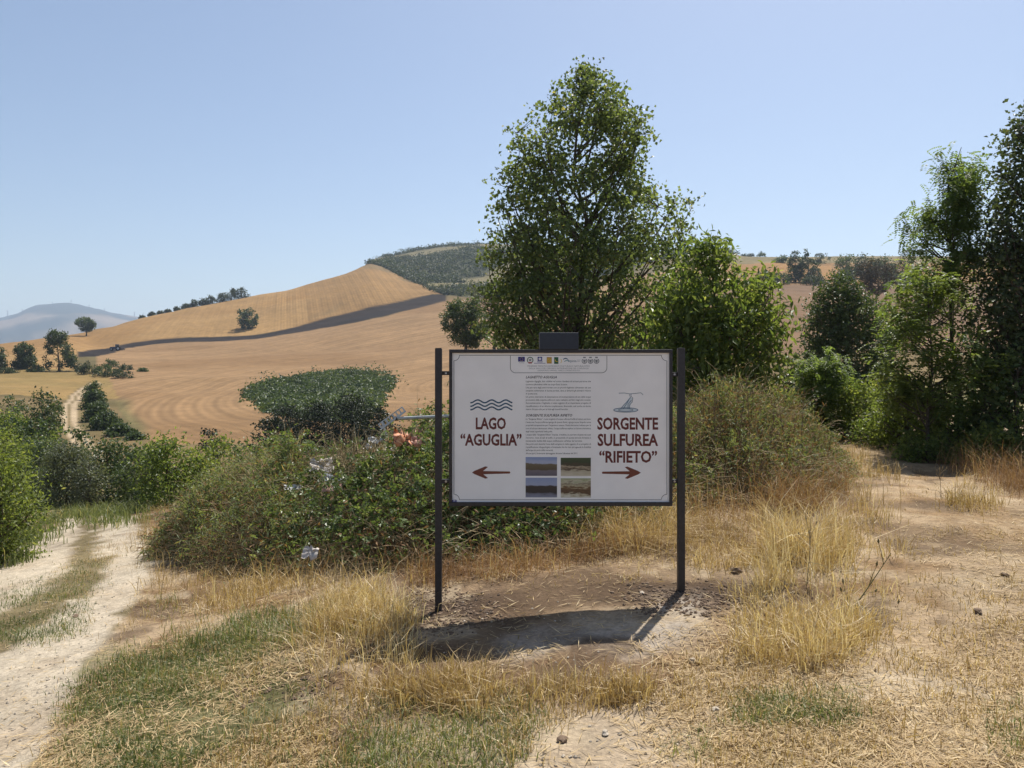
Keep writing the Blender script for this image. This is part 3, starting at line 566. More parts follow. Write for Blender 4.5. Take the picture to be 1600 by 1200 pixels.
# ------------------------------------------------------------------ trees, bushes, thickets
def leaf_orient(rg, n, upbias=.6, droop=0.):
    Nn = unit(rg.normal(size=(n, 3)) + np.array([0, 0, upbias])); A = unit(rg.normal(size=(n, 3)) - np.array([0, 0, droop]))
    return unit(np.cross(np.cross(Nn, A), Nn) + 1e-6), Nn
def interp_prof(prof):
    p = np.array(prof, float)                               # height, left, right
    return lambda h: (np.interp(h, p[:, 0], (p[:, 1] + p[:, 2]) / 2), np.interp(h, p[:, 0], (p[:, 2] - p[:, 1]) / 2))
def outline(Y, rows, base_z):
    """crown outline (row, left, right) in photo pixels at distance Y -> metres from the foot"""
    return Y, [((HOR - py) / F * Y + EYE - base_z, (a - 800) / F * Y, (b - 800) / F * Y) for py, a, b in sorted(rows, reverse=True)]
def tree(name, label, cat, foot, prof, leafmat, seed, n_limb=24, n_clus=300, per=40, leaf=(.07, .055), cr=.28, trunk_r=.1, depth=.85, bark=None, asc=.6, droop=.2, upbias=.6, frond=None, group=None, uniform=.35, trunk_top=.93, tri=False, sides=5, twigs=True, gaps=.0, part='crown'):
    rg = np.random.default_rng(seed); bark = bark or M_BARK
    foot = np.array(foot, float); prof = [(h, a - foot[0], b - foot[0]) for h, a, b in prof]
    f = interp_prof(prof); h0, h1 = prof[0][0], prof[-1][0]
    o = thing(name, label, cat, tuple(foot), group)
    hs = np.linspace(h0, h1, 200); wgt = f(hs)[1] + .02
    # trunk
    ht = h0 + (h1 - h0) * trunk_top; th_ = np.linspace(-.15, ht, 9)
    fx = f(np.clip(th_, h0, h1))[0] * smooth(0, ht, th_) * .8
    wob = rg.normal(size=(9, 2)) * trunk_r * .5; wob[:2] = 0
    TP = np.stack([fx + wob[:, 0], wob[:, 1], th_], 1); TR = trunk_r * (1 - .9 * np.linspace(0, 1, 9) ** .8)
    TR[0] *= 1.35
    tv, tf = tubes(TP[None], TR[None], 7)
    tmesh = [(tv, tf)]
    tp = lambda h: np.stack([np.interp(h, th_, TP[:, k]) for k in range(3)], -1)
    # limbs end on the outline
    hl = rg.choice(hs, n_limb, p=wgt / wgt.sum()); ph = rg.uniform(0, 2 * np.pi, n_limb)
    c, r = f(hl); rad = rg.uniform(.7, .98, n_limb)
    tip = np.stack([c + r * rad * np.cos(ph), r * depth * rad * np.sin(ph), hl], 1)
    reach = np.hypot(tip[:, 0] - c, tip[:, 1])
    st = tp(np.clip(hl - reach * asc * rg.uniform(.8, 1.4, n_limb) - .1, .12 * ht, ht * .97))
    mid = (st + tip) / 2 + np.stack([(tip[:, 0] - st[:, 0]) * .15, (tip[:, 1] - st[:, 1]) * .15, -.12 * reach], 1) + rg.normal(size=(n_limb, 3)) * .08 * reach[:, None]
    LP = bezier(st, mid, tip, 8)
    lr = np.clip(trunk_r * .42 * (reach / max(reach.max(), .01)) ** .6, trunk_r * .12, None)[:, None] * np.linspace(1, .18, 8)[None]
    tmesh.append(tubes(LP, lr, sides))
    # leaf clusters along the limbs and through the crown
    nu = int(n_clus * uniform); nl = n_clus - nu
    k = rg.integers(0, n_limb, nl); tt = rg.uniform(.35, 1., nl) ** .7
    i0 = np.clip((tt * 7).astype(int), 0, 6); fr_ = (tt * 7 - i0)[:, None]
    cl = LP[k, i0] * (1 - fr_) + LP[k, i0 + 1] * fr_
    cl = cl + rg.normal(size=(nl, 3)) * (np.maximum(f(cl[:, 2])[1], .05) * .17)[:, None]
    hu = rg.choice(hs, nu, p=wgt / wgt.sum()); c, r = f(hu); pu = rg.uniform(0, 2 * np.pi, nu); ru = rg.uniform(0, 1, nu) ** .4 * .95
    cu = np.stack([c + r * ru * np.cos(pu), r * depth * ru * np.sin(pu), hu], 1)
    cl = np.concatenate([cl, cu])
    c, r = f(np.clip(cl[:, 2], h0, h1)); q = np.hypot(cl[:, 0] - c, cl[:, 1] / depth) / np.maximum(r, .03)
    lump = .86 + .3 * fbm(np.arctan2(cl[:, 1], cl[:, 0] - c) * 1.6 + seed, cl[:, 2] / (h1 - h0) * 7, 3, seed)
    keep = (q < lump * 1.02) & (cl[:, 2] < h1 + cr * .3) & (cl[:, 2] > h0 - cr * .3)
    if gaps: keep &= .55 * fbm(cl[:, 0] / cr * .45 + seed * 3.1, cl[:, 2] / cr * .45 + cl[:, 1] / cr * .3, 2, seed + 5) + .45 * fbm(cl[:, 0] / cr * .17 + seed, cl[:, 2] / cr * .17 + cl[:, 1] / cr * .13, 2, seed + 8) > gaps + .05
    cl = cl[keep]; n = len(cl)
    if twigs and n:
        flat_ = LP.reshape(-1, 3); near = np.empty(n, int)
        for a in range(0, n, 500): near[a:a + 500] = ((cl[a:a + 500, None] - flat_[None]) ** 2).sum(-1).argmin(1)
        s0 = flat_[near]; mid = (s0 + cl) / 2 - np.array([0, 0, .05]) * np.linalg.norm(cl - s0, axis=1, keepdims=True)
        tmesh.append(tubes(bezier(s0, mid, cl, 4), np.linspace(.16, .04, 4)[None] * np.full((n, 1), trunk_r) * .6, 3))
    Vt = np.concatenate([a for a, _ in tmesh]); off = np.cumsum([0] + [len(a) for a, _ in tmesh[:-1]])
    link('trunk', mesh_data('trunk', Vt, np.concatenate([b + q_ for (_, b), q_ in zip(tmesh, off)]), smooth_sh=True), bark, o)
    ctint = rg.uniform(-.22, .22, n)
    if frond:
        nf, pairs, fl = frond; m = n * nf
        C0 = np.repeat(cl, nf, 0) + rg.normal(size=(m, 3)) * cr * .6
        D = unit(rg.normal(size=(m, 3)) * [1, 1, .5] + [0, 0, -droop]); fln = fl * rg.uniform(.6, 1.2, m)
        t = np.repeat(np.linspace(.12, 1, pairs), 2); sgn = np.tile([1., -1.], pairs)
        S = unit(np.cross(D, [0, 0, 1.])); U = np.cross(S, D)
        cen = C0[:, None] + D[:, None] * (fln[:, None] * t)[..., None] - np.array([0, 0, 1.]) * (fln[:, None] * t ** 2 * .35)[..., None] + S[:, None] * (sgn * leaf[0] * .5)[None, :, None]
        ax = S[:, None] * sgn[None, :, None] + D[:, None] * .35 - np.array([0, 0, .25])
        k2 = 2 * pairs; nm = unit(np.repeat(U, k2, 0) + rg.normal(size=(m * k2, 3)) * .35)
        lv, lf = kites(cen.reshape(-1, 3), ax.reshape(-1, 3), nm, leaf[0], leaf[1], .1)
        tint = np.clip(np.repeat(np.repeat(ctint, nf) + rg.uniform(.15, .75, m), k2), 0, 1).repeat(4)
    else:
        m = n * per; ce = np.repeat(cl, per, 0) + np.clip(rg.normal(size=(m, 3)), -1.9, 1.9) * cr * [.55, .55, .48]
        A, Nn = leaf_orient(rg, m, upbias, droop); sz = rg.uniform(.65, 1.25, m)
        tn = np.clip(np.repeat(ctint, per) + rg.beta(2, 2.6, m), 0, 1)
        if tri: lv, lf, ix = trifoliate(ce, A, Nn, leaf[0] * sz, leaf[1] * sz); tint = tn[ix]
        else: lv, lf = kites(ce, A, Nn, leaf[0] * sz, leaf[1] * sz); tint = tn.repeat(4)
    link(part, mesh_data(part, lv, lf, {'tint': tint}), leafmat, o)
    return o
def gz_at(px, Y):
    x = (px - 800) / F * Y; return np.array([x, Y, float(H(np.array([x]), np.array([Y]))[0])])
def ptree(name, label, cat, Y, foot_px, rows, leafmat, seed, foot_z=None, **kw):
    ft = gz_at(foot_px, Y)
    if foot_z is not None: ft[2] = foot_z
    _, pr = outline(Y, rows, ft[2]); pr = [(max(h, .02), a, b) for h, a, b in pr]
    if kw.pop('skirt', False) and pr[0][0] > .05: pr = [(.03, pr[0][1], pr[0][2])] + pr
    return tree(name, label, cat, ft, pr, leafmat, seed, **kw)

# --- far hillside: single trees and bushes
G_FAR = 'trees standing out on the far hillside'
far_kw = dict(n_limb=14, cr=1.0, leaf=(.75, .6), per=26, n_clus=110, trunk_r=.35, upbias=.3, sides=4, twigs=False, uniform=.5)
ptree('field_tree', 'round lone oak in the golden field above the ploughed strip', 'tree', 415, 388, [(482, 380, 394), (485, 373, 400), (492, 370, 404), (500, 370, 403), (508, 374, 398), (514, 380, 395)], M_OAK, 101, group=G_FAR, **far_kw)
ptree('field_tree', 'small lone tree at the skyline in front of the blue mountain', 'tree', 415, 135, [(496, 126, 138), (500, 119, 145), (507, 118, 147), (512, 122, 146), (517, 130, 142)], M_OAK, 102, group=G_FAR, **far_kw)
ptree('field_tree', 'tall dark tree beside the end of the ploughed strip', 'tree', 200, 92, [(517, 80, 98), (525, 76, 103), (535, 74, 104), (545, 70, 114), (555, 68, 116), (566, 68, 118), (574, 70, 118)], M_DARK, 103, group=G_FAR, n_limb=18, cr=.8, leaf=(.45, .36), per=30, n_clus=200, trunk_r=.25, sides=4, twigs=False, uniform=.5, gaps=.3)
ptree('field_tree', 'leaning dark tree beside the tall one above the yellow field', 'tree', 200, 36, [(538, 27, 44), (545, 25, 51), (555, 27, 53), (565, 22, 54), (578, 16, 52), (584, 10, 50)], M_DARK, 104, group=G_FAR, n_limb=18, cr=.7, leaf=(.42, .34), per=30, n_clus=170, trunk_r=.22, sides=4, twigs=False, uniform=.5, gaps=.3)
ptree('field_tree', 'dark rounded tree at the edge of the yellow field', 'tree', 195, -2, [(543, -10, 4), (550, -20, 10), (562, -24, 12), (580, -20, 12)], M_DARK, 105, group=G_FAR, n_limb=14, cr=.7, leaf=(.42, .34), per=30, n_clus=120, trunk_r=.22, sides=4, twigs=False, uniform=.5)
def ellipse_rows(cx, y0, y1, hw, skew=0.):
    return [(y1 + (y0 - y1) * t, cx - hw * v + skew * t, cx + hw * v + skew * t) for t, v in ((0, .8), (.25, 1.), (.5, .97), (.75, .75), (.92, .42), (1., .15))]
def bush(label, Y, cx, y0, y1, hw, mat, seed, name='bush', cat='bush', group=None, leaf=(.4, .32), dens=1., **kw):
    s = Y / F; hgt = (y1 - y0) * s; vol = max(1., hgt * hw * 2 * s / (leaf[0] * leaf[1])); cr = kw.pop('cr', max(leaf[0] * 1.6, hgt * .14))
    per = kw.pop('per', 24); ncl = int(np.clip(vol * 4.2 * dens / per, 26, 420))
    return ptree(name, label, cat, Y, cx, ellipse_rows(cx, y0, y1, hw), mat, seed, skirt=True, n_limb=kw.pop('n_limb', 12), n_clus=ncl, per=per, leaf=leaf, cr=cr, trunk_r=kw.pop('trunk_r', max(.03, hgt * .03)), twigs=kw.pop('twigs', False), sides=4, group=group, uniform=kw.pop('uniform', .8), **kw)
rgb = np.random.default_rng(5)
ridge = [(222, 497, 5), (238, 492, 7), (251, 490, 6), (262, 487, 6), (276, 484, 7), (290, 479, 8), (304, 474, 9), (318, 470, 8), (330, 466, 9), (345, 463, 10), (362, 457, 14), (378, 455, 11)]
for i, (cx, cy, hw) in enumerate(ridge):
    lb = 'large dark bush at the top end of the ridge hedgerow' if i == 10 else 'dark bush in the hedgerow along the field skyline'
    Yr = float(np.interp(cx, [200, 300, 400], [478, 498, 515]))
    bush(lb, Yr, cx, cy - hw * .5 + 1, cy + hw * .6 + 6, hw, M_SCRUB, 200 + i, group='bushes of the skyline hedgerow', leaf=(.85, .7), dens=1.2)
# hedges and bushes between the fields
G_H = 'hedge bushes between the far fields'
for i, (cx, y0, y1, hw, Y) in enumerate([(140, 566, 590, 18, 190), (165, 571, 592, 20, 186), (192, 577, 593, 16, 182), (172, 563, 577, 14, 215), (196, 571, 584, 14, 207), (222, 578, 589, 12, 200), (122, 566, 584, 10, 200), (58, 572, 586, 14, 195), (12, 576, 592, 16, 190)]):
    bush('low green bush in the hedge between the yellow and brown fields', Y, cx, y0, y1, hw, M_FERN if i % 2 else M_SCRUB, 230 + i, group=G_H, leaf=(.4, .3), dens=1.3)
for i, (cx, y0, y1, hw, Y) in enumerate([(146, 598, 632, 15, 140), (148, 612, 652, 19, 122), (152, 630, 676, 22, 106), (166, 646, 696, 26, 96), (188, 664, 706, 28, 90), (210, 680, 712, 22, 87)]):
    bush('dense green hedge bush along the farm road bend', Y, cx, y0, y1, hw, M_FERN, 245 + i, group='hedge beside the farm road', leaf=(.3, .24), dens=2.6)
# wooded hill: scrub too dense to count
def scrub(name, label, pts, hgt, rad, leaf, mat, per, seed, kind='stuff'):
    rg = np.random.default_rng(seed); n = len(pts); m = n * per
    d = unit(rg.normal(size=(m, 3))); d[:, 2] = np.abs(d[:, 2]); hh = np.repeat(hgt, per); rrd = np.repeat(rad, per)
    ce = np.repeat(pts, per, 0) + d * np.stack([rrd, rrd, hh], 1) * rg.uniform(.75, 1.05, (m, 1))
    A, Nn = leaf_orient(rg, m, .1); Nn = unit(Nn * .7 + d); A = unit(np.cross(Nn, A)); sz = rg.uniform(.6, 1.3, m) * leaf
    lv, lf = kites(ce, A, Nn, sz, sz * .8)
    t = np.clip(np.repeat(rg.uniform(-.35, .45, n), per) + rg.uniform(.1, .7, m), 0, 1).repeat(4)
    o = link(name, mesh_data(name, lv, lf, {'tint': t}), mat); tag(o, label, 'scrub', None, kind); return o
wpx = rgb.uniform(572, 1150, 16000); wy = rgb.uniform(450, 1010, 16000); wxx_ = (wpx - 800) / F * wy; wp = np.stack([wxx_, wy, H(wxx_, wy)], 1)
wp = wp[(wp[:, 1] > wood_lo(wpx) * 1.0) & (fbm(wp[:, 0] * .012, wp[:, 1] * .012, 4, 45) < .6)][:5200]
xe = np.linspace(574, 700, 90); ye = wood_lo(xe) * 1.01; xw = (xe - 800) / F * ye; wp = np.concatenate([wp, np.stack([xw, ye, H(xw, ye)], 1)])
nw = len(wp); rw_ = 1.4 + 5.2 * rgb.uniform(0, 1, nw) ** 2.2
scrub('scrub_woodland', 'dark green scrub covering the hill above the stubble', wp, rw_ * rgb.uniform(.7, 1.1, nw), rw_, 1.5, M_SCRUB, 16, 7)
# bramble patch in the stubble
pp = [(380, 618), (392, 604), (430, 593), (480, 584), (540, 577), (600, 581), (618, 592), (616, 604), (596, 622), (585, 645), (560, 660), (480, 656), (425, 645), (400, 632)]
q = rgb.uniform([378, 574], [620, 670], (2600, 2)); q = q[in_poly(q[:, 0], q[:, 1], pp)]; bp = ground_at(q[:, 0], q[:, 1], Ya=80., Yb=330.)
ib = rgb.choice(len(bp), 130); bh = rgb.uniform(1., 2.3, len(bp)) * 0 + rgb.uniform(.3, 1.1, len(bp)); lump = np.zeros(len(bp)); lump[ib] = rgb.uniform(.5, 2.4, 130)
scrub('bramble_patch', 'rounded dark green bramble patch in the stubble field', bp, rgb.uniform(.3, 1.1, len(bp)) * np.where(in_poly(525 + (800 + F * bp[:, 0] / bp[:, 1] - 525) * 1.12, 612 + (HOR + (EYE - bp[:, 2]) / bp[:, 1] * F - 612) * 1.12, pp), 1, .5) + lump, rgb.uniform(.6, 2.2, len(bp)) + lump, .55, M_FERN, 26, 8, kind=None)
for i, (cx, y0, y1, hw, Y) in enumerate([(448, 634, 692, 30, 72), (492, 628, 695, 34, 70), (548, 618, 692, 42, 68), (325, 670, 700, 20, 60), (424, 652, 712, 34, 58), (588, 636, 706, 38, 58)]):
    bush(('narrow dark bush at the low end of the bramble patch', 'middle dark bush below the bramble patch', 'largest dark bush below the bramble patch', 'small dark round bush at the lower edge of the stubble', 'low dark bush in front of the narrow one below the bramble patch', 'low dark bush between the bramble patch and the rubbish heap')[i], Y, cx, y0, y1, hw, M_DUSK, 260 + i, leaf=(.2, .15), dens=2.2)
# oak by the field behind the sign, and its neighbours
ptree('oak_tree', 'dark round oak with bare trunk behind the sign', 'tree', 95, 728, [(470, 708, 748), (477, 696, 760), (490, 688, 768), (505, 688, 768), (520, 694, 764), (532, 700, 758), (538, 706, 750)], M_OAK, 301, n_limb=26, n_clus=330, per=34, leaf=(.24, .19), cr=.5, trunk_r=.24, sides=5, foot_z=ZP(95, 552), twigs=False)
ptree('grey_tree', 'thin grey half bare tree behind the dark oak', 'tree', 105, 772, [(440, 735, 790), (450, 725, 805), (470, 718, 815), (500, 735, 820), (530, 750, 820)], M_WILLOW, 302, n_limb=60, n_clus=260, per=14, leaf=(.2, .14), cr=.6, trunk_r=.22, sides=4, foot_z=ZP(105, 552), twigs=True)
bush('broad green bush between the oak and the poplar', 60, 800, 500, 556, 46, M_BRAMBLE, 303, leaf=(.17, .13), dens=1.5)
# right hillside
G_R = 'bushes and trees on the right hillside'
RL = ['large round bush below the pointed conifer on the right hillside', 'smaller round bush touching the pointed conifer', 'dark bush at the foot of the flat topped conifer', 'tiny bush in the pale field above the pointed conifer', 'tiny bush in the pale field above the flat topped conifer', 'grove bush next to the flat topped conifer', 'middle bush of the hillside grove behind the brown pine', 'grove bush directly behind the crown of the brown pine', 'low bush under the hillside grove', 'dark bush beside the crown of the brown pine', 'faint distant bush on the right skyline', 'fainter distant bush on the right skyline', 'dark bush between the brown pine and the feathery robinia']
ptree('cypress_tree', 'pointed dark conifer on the right hillside', 'tree', 300, 1243, [(391, 1241, 1246), (398, 1236, 1250), (410, 1232, 1253), (425, 1230, 1256), (438, 1230, 1258)], M_DARK, 310, **{**far_kw, 'leaf': (.6, .4), 'cr': .8})
ptree('cypress_tree', 'broad dark conifer with flat top on the right hillside', 'tree', 298, 1262, [(392, 1255, 1268), (402, 1250, 1274), (415, 1248, 1280), (430, 1246, 1284), (442, 1246, 1284)], M_DARK, 311, **{**far_kw, 'leaf': (.6, .4), 'cr': .8})
for i, (cx, y0, y1, hw, Y) in enumerate([(1196, 424, 450, 22, 290), (1224, 427, 450, 16, 290), (1270, 432, 452, 22, 286), (1222, 401, 411, 14, 400), (1282, 397, 409, 16, 400), (1322, 398, 436, 24, 320), (1352, 399, 440, 26, 318), (1382, 402, 445, 24, 316), (1318, 424, 448, 18, 300), (1400, 420, 460, 20, 290), (1168, 396, 403, 10, 560), (1190, 394, 402, 8, 560), (1420, 388, 440, 22, 240)]):
    bush(RL[i], Y, cx, y0, y1, hw, (M_SCRUB, M_OAK)[i % 2], 320 + i, group=G_R, leaf=(.7, .55) if Y > 250 else (.5, .4), dens=1.2)
ptree('pine_tree', 'brownish umbrella pine with bare stem on the right hillside', 'tree', 150, 1370, [(408, 1352, 1386), (418, 1338, 1402), (432, 1334, 1408), (446, 1346, 1400), (456, 1356, 1384)], M_PINE, 340, n_limb=22, n_clus=200, per=26, leaf=(.34, .2), cr=.6, trunk_r=.25, twigs=False, foot_z=ZP(150, 500))

# --- the poplar behind the sign
ptree('poplar_tree', 'tall pointed leafy poplar behind the sign', 'tree', 16, 896, [(96, 921, 931), (110, 904, 944), (132, 866, 964), (155, 848, 980), (185, 806, 1008), (205, 794, 1022), (240, 780, 1020), (262, 780, 1008), (285, 786, 1030), (310, 778, 1066), (335, 764, 1084), (360, 752, 1094), (390, 748, 1100), (420, 750, 1100), (450, 740, 1104), (490, 746, 1106), (530, 766, 1096), (556, 800, 1070), (580, 840, 1020)], M_POPLAR, 401,
      foot_z=-.3, n_limb=110, n_clus=1500, per=27, leaf=(.085, .074), cr=.22, trunk_r=.115, depth=.9, asc=1.15, droop=.5, upbias=.2, uniform=.45, gaps=.3, trunk_top=.95)
ptree('walnut_sapling', 'yellow green broadleaf tree beside the poplar', 'tree', 12, 1110, [(378, 1082, 1134), (395, 1056, 1162), (420, 1034, 1184), (445, 1022, 1214), (470, 1012, 1234), (500, 1008, 1236), (540, 992, 1236), (575, 985, 1226), (610, 1000, 1222), (650, 1040, 1200)], M_LIGHT, 402,
      foot_z=.0, n_limb=70, n_clus=620, per=24, leaf=(.125, .05), cr=.22, trunk_r=.06, depth=.85, asc=.9, droop=1.1, upbias=.5, uniform=.4, gaps=.2)
# --- right hand trees
ptree('robinia_tree', 'feathery robinia tree rising against the sky at the path', 'tree', 13, 1500, [(206, 1516, 1534), (222, 1490, 1540), (240, 1432, 1545), (262, 1426, 1536), (300, 1420, 1528), (335, 1424, 1526), (355, 1398, 1528), (378, 1384, 1530), (400, 1420, 1530), (450, 1400, 1530), (500, 1376, 1530), (560, 1380, 1535)], M_ROBINIA, 403,
      foot_z=.2, n_limb=34, n_clus=300, frond=(8, 7, .24), leaf=(.06, .03), cr=.15, trunk_r=.05, depth=.8, asc=.9, droop=.5, gaps=.36, uniform=.08)
ptree('plum_tree', 'dark purplish leafed tree at the edge of the path', 'tree', 12, 1640, [(178, 1594, 1606), (205, 1580, 1640), (225, 1558, 1680), (262, 1556, 1720), (300, 1550, 1740), (360, 1540, 1760), (430, 1534, 1770), (500, 1520, 1770), (560, 1515, 1765), (600, 1530, 1750)], M_PLUM, 404,
      foot_z=.2, n_limb=90, n_clus=1000, per=28, leaf=(.075, .05), cr=.24, trunk_r=.1, depth=.8, asc=1., droop=.4, gaps=.12, uniform=.55)
ptree('robinia_shrub', 'bright green young robinia below the feathery one', 'shrub', 11.6, 1450, [(418, 1425, 1455), (445, 1395, 1492), (480, 1378, 1522), (530, 1364, 1548), (570, 1360, 1558), (610, 1380, 1545), (640, 1390, 1530)], M_LIGHT, 405,
      foot_z=.2, n_limb=46, n_clus=300, frond=(7, 6, .17), leaf=(.06, .032), cr=.17, trunk_r=.035, depth=.8, droop=.05, gaps=.36, uniform=.3)
ptree('evergreen_tree', 'dark dense evergreen tree beyond the end of the footpath', 'tree', 26, 1322, [(432, 1300, 1324), (446, 1282, 1344), (466, 1272, 1364), (496, 1260, 1384), (540, 1256, 1396), (580, 1254, 1400), (620, 1262, 1400)], M_OAK, 406,
      foot_z=-.4, n_limb=60, n_clus=720, per=28, leaf=(.11, .07), cr=.32, trunk_r=.12, gaps=.08, uniform=.5)
ptree('robinia_shrub', 'light green young robinia at the end of the footpath', 'shrub', 15, 1288, [(545, 1272, 1300), (565, 1256, 1318), (600, 1252, 1326), (640, 1254, 1322), (680, 1262, 1310)], M_ROBINIA, 407,
      foot_z=.1, n_limb=30, n_clus=150, frond=(8, 7, .24), leaf=(.06, .03), cr=.2, trunk_r=.03, droop=.4)
def nbush(label, Y, cx, y0, y1, hw, mat, seed, leaf, dens=1., **kw):
    return bush(label, Y, cx, y0, y1, hw, mat, seed, leaf=leaf, dens=dens, cr=kw.pop('cr', .2), per=kw.pop('per', 30), twigs=True, n_limb=kw.pop('n_limb', 26), **kw)
nbush('green bush closing the end of the footpath', 14.5, 1352, 598, 702, 52, M_HEDGE, 410, (.075, .04), 1.2)
nbush('bright green bush beside the footpath bend', 13, 1418, 580, 722, 56, M_HEDGE, 411, (.07, .04), 1.2)
nbush('dark glossy bramble bush right of the footpath', 12.2, 1496, 560, 735, 70, M_BRAMBLE, 412, (.095, .065), .75)
nbush('tall grey green bramble bush under the purplish tree', 11.4, 1590, 545, 745, 74, M_BRAMBLE, 413, (.095, .065), .75)
nbush('bramble bush outermost under the purplish tree', 11, 1690, 560, 760, 70, M_BRAMBLE, 414, (.095, .065), .7)
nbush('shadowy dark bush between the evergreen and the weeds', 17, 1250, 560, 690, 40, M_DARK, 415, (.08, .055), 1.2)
nbush('low green bush under the yellow green tree', 11.5, 1165, 575, 690, 70, M_LIGHT, 416, (.1, .045), 1.)
nbush('low light green bush at the foot of the young robinia', 11.3, 1452, 668, 738, 52, M_LIGHT, 417, (.06, .035), 1.3, cr=.14)
nbush('low leafy bush where the footpath meets the brambles', 10.7, 1548, 672, 756, 56, M_HEDGE, 418, (.06, .035), 1.3, cr=.14)
nbush('low light bush in front of the bush closing the footpath', 13.6, 1376, 640, 708, 44, M_LIGHT, 419, (.06, .035), 1.3, cr=.15)
for i, (cx, y0, y1, hw, Y, mt) in enumerate([(1320, 590, 700, 38, 15.5, M_LIGHT), (1385, 560, 690, 40, 15, M_HEDGE), (1440, 590, 700, 44, 13.5, M_LIGHT), (1535, 600, 735, 52, 11.9, M_HEDGE), (1480, 630, 728, 44, 11.9, M_LIGHT), (1610, 640, 760, 60, 10.6, M_HEDGE)]):
    nbush(('light green bush in the hedge bank at the far end of the footpath', 'green bush in the hedge bank below the evergreen', 'light green bush in the hedge bank under the young robinia', 'green bush in the hedge bank under the dark glossy bramble', 'small light bush at the foot of the dark glossy bramble', 'green bush in front of the tall grey green bramble')[i], Y, cx, y0, y1, hw, mt, 450 + i, (.08, .042), .7, cr=.17)
# --- left: bushes below the end of the dirt track
G_L = 'bushes below the end of the dirt track'
nbush('grey green willow bush below the end of the dirt track', 26, 104, 692, 790, 40, M_WILLOW, 420, (.13, .04), 2., cr=.3)
nbush('dark green tree below the end of the dirt track', 27, 168, 682, 788, 46, M_OAK, 421, (.11, .07), 1.6, cr=.34)
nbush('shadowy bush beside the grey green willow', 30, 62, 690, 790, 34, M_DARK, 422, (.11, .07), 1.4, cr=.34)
nbush('yellow green bush at the far corner of the weeds', 17, 262, 682, 790, 50, M_LIGHT, 423, (.09, .04), 1.5, cr=.26)
nbush('yellow green bush behind the weeds on the bank', 19, 345, 690, 775, 52, M_HEDGE, 424, (.09, .05), 1.4, cr=.28)
nbush('dark bush behind the brambles on the bank', 20, 430, 684, 760, 56, M_BRAMBLE, 425, (.1, .07), 1.4, cr=.3)
for i, (cx, y0, y1, hw, Y, mt) in enumerate([(20, 612, 655, 26, 75, M_OAK), (66, 606, 672, 24, 70, M_DARK), (84, 618, 665, 14, 72, M_OAK), (12, 640, 720, 40, 55, M_HEDGE), (64, 650, 730, 36, 48, M_OAK), (92, 676, 730, 26, 46, M_HEDGE), (205, 700, 760, 34, 40, M_DARK), (250, 690, 750, 30, 44, M_OAK), (-30, 630, 720, 40, 55, M_DARK)]):
    lb = ('small dark tree at the edge of the yellow hay field', 'tallest dark tree left of the farm road', 'dark tree touching the farm road', 'light green bush in the wooded hollow', 'dark bush in the wooded hollow', 'light green bush in the hollow near the farm road', 'dark bush in the hollow below the stubble field', 'green bush in the hollow below the stubble field', 'dark tree at the edge of the wooded hollow')[i]
    bush(lb, Y, cx, y0, y1, hw, mt, 430 + i, leaf=(.24, .18), dens=1.5)
for i, (cx, y0, y1, hw, Y, mt) in enumerate([(222, 700, 785, 36, 22, M_OAK), (312, 702, 775, 36, 17.5, M_HEDGE), (388, 698, 765, 38, 16, M_BRAMBLE), (140, 712, 786, 28, 24, M_WILLOW), (470, 694, 745, 38, 15, M_BRAMBLE), (34, 690, 790, 40, 27, M_OAK), (62, 676, 770, 34, 34, M_BRAMBLE), (16, 655, 740, 44, 42, M_OAK), (118, 672, 740, 30, 40, M_OAK)]):
    nbush(('rounded green bush next to the dark tree at the end of the dirt track', 'yellowish bush on the bank between two darker ones', 'green bush on the bank behind the weed tangle', 'greyish bush between the willow and the dark tree', 'green bush on the bank just behind the brambles', 'dark bush in the hollow next to the willow', 'leafy bush standing above the willow in the hollow', 'broad dark bush deep in the hollow', 'dark bush in the hollow below the farm road')[i], Y, cx, y0, y1, hw, mt, 460 + i, (.1, .055) if Y < 30 else (.16, .1), 1.3, cr=.26)
nbush('yellow green hedge bush beside the dirt track', 10.2, 0, 690, 850, 64, M_HEDGE, 440, (.06, .03), 1.5)
nbush('taller hedge bush behind the one beside the dirt track', 13, -20, 660, 830, 64, M_HEDGE, 441, (.06, .035), 1.3)
nbush('hedge bush outermost beside the dirt track', 8.4, -120, 680, 900, 70, M_HEDGE, 442, (.06, .03), 1.2)

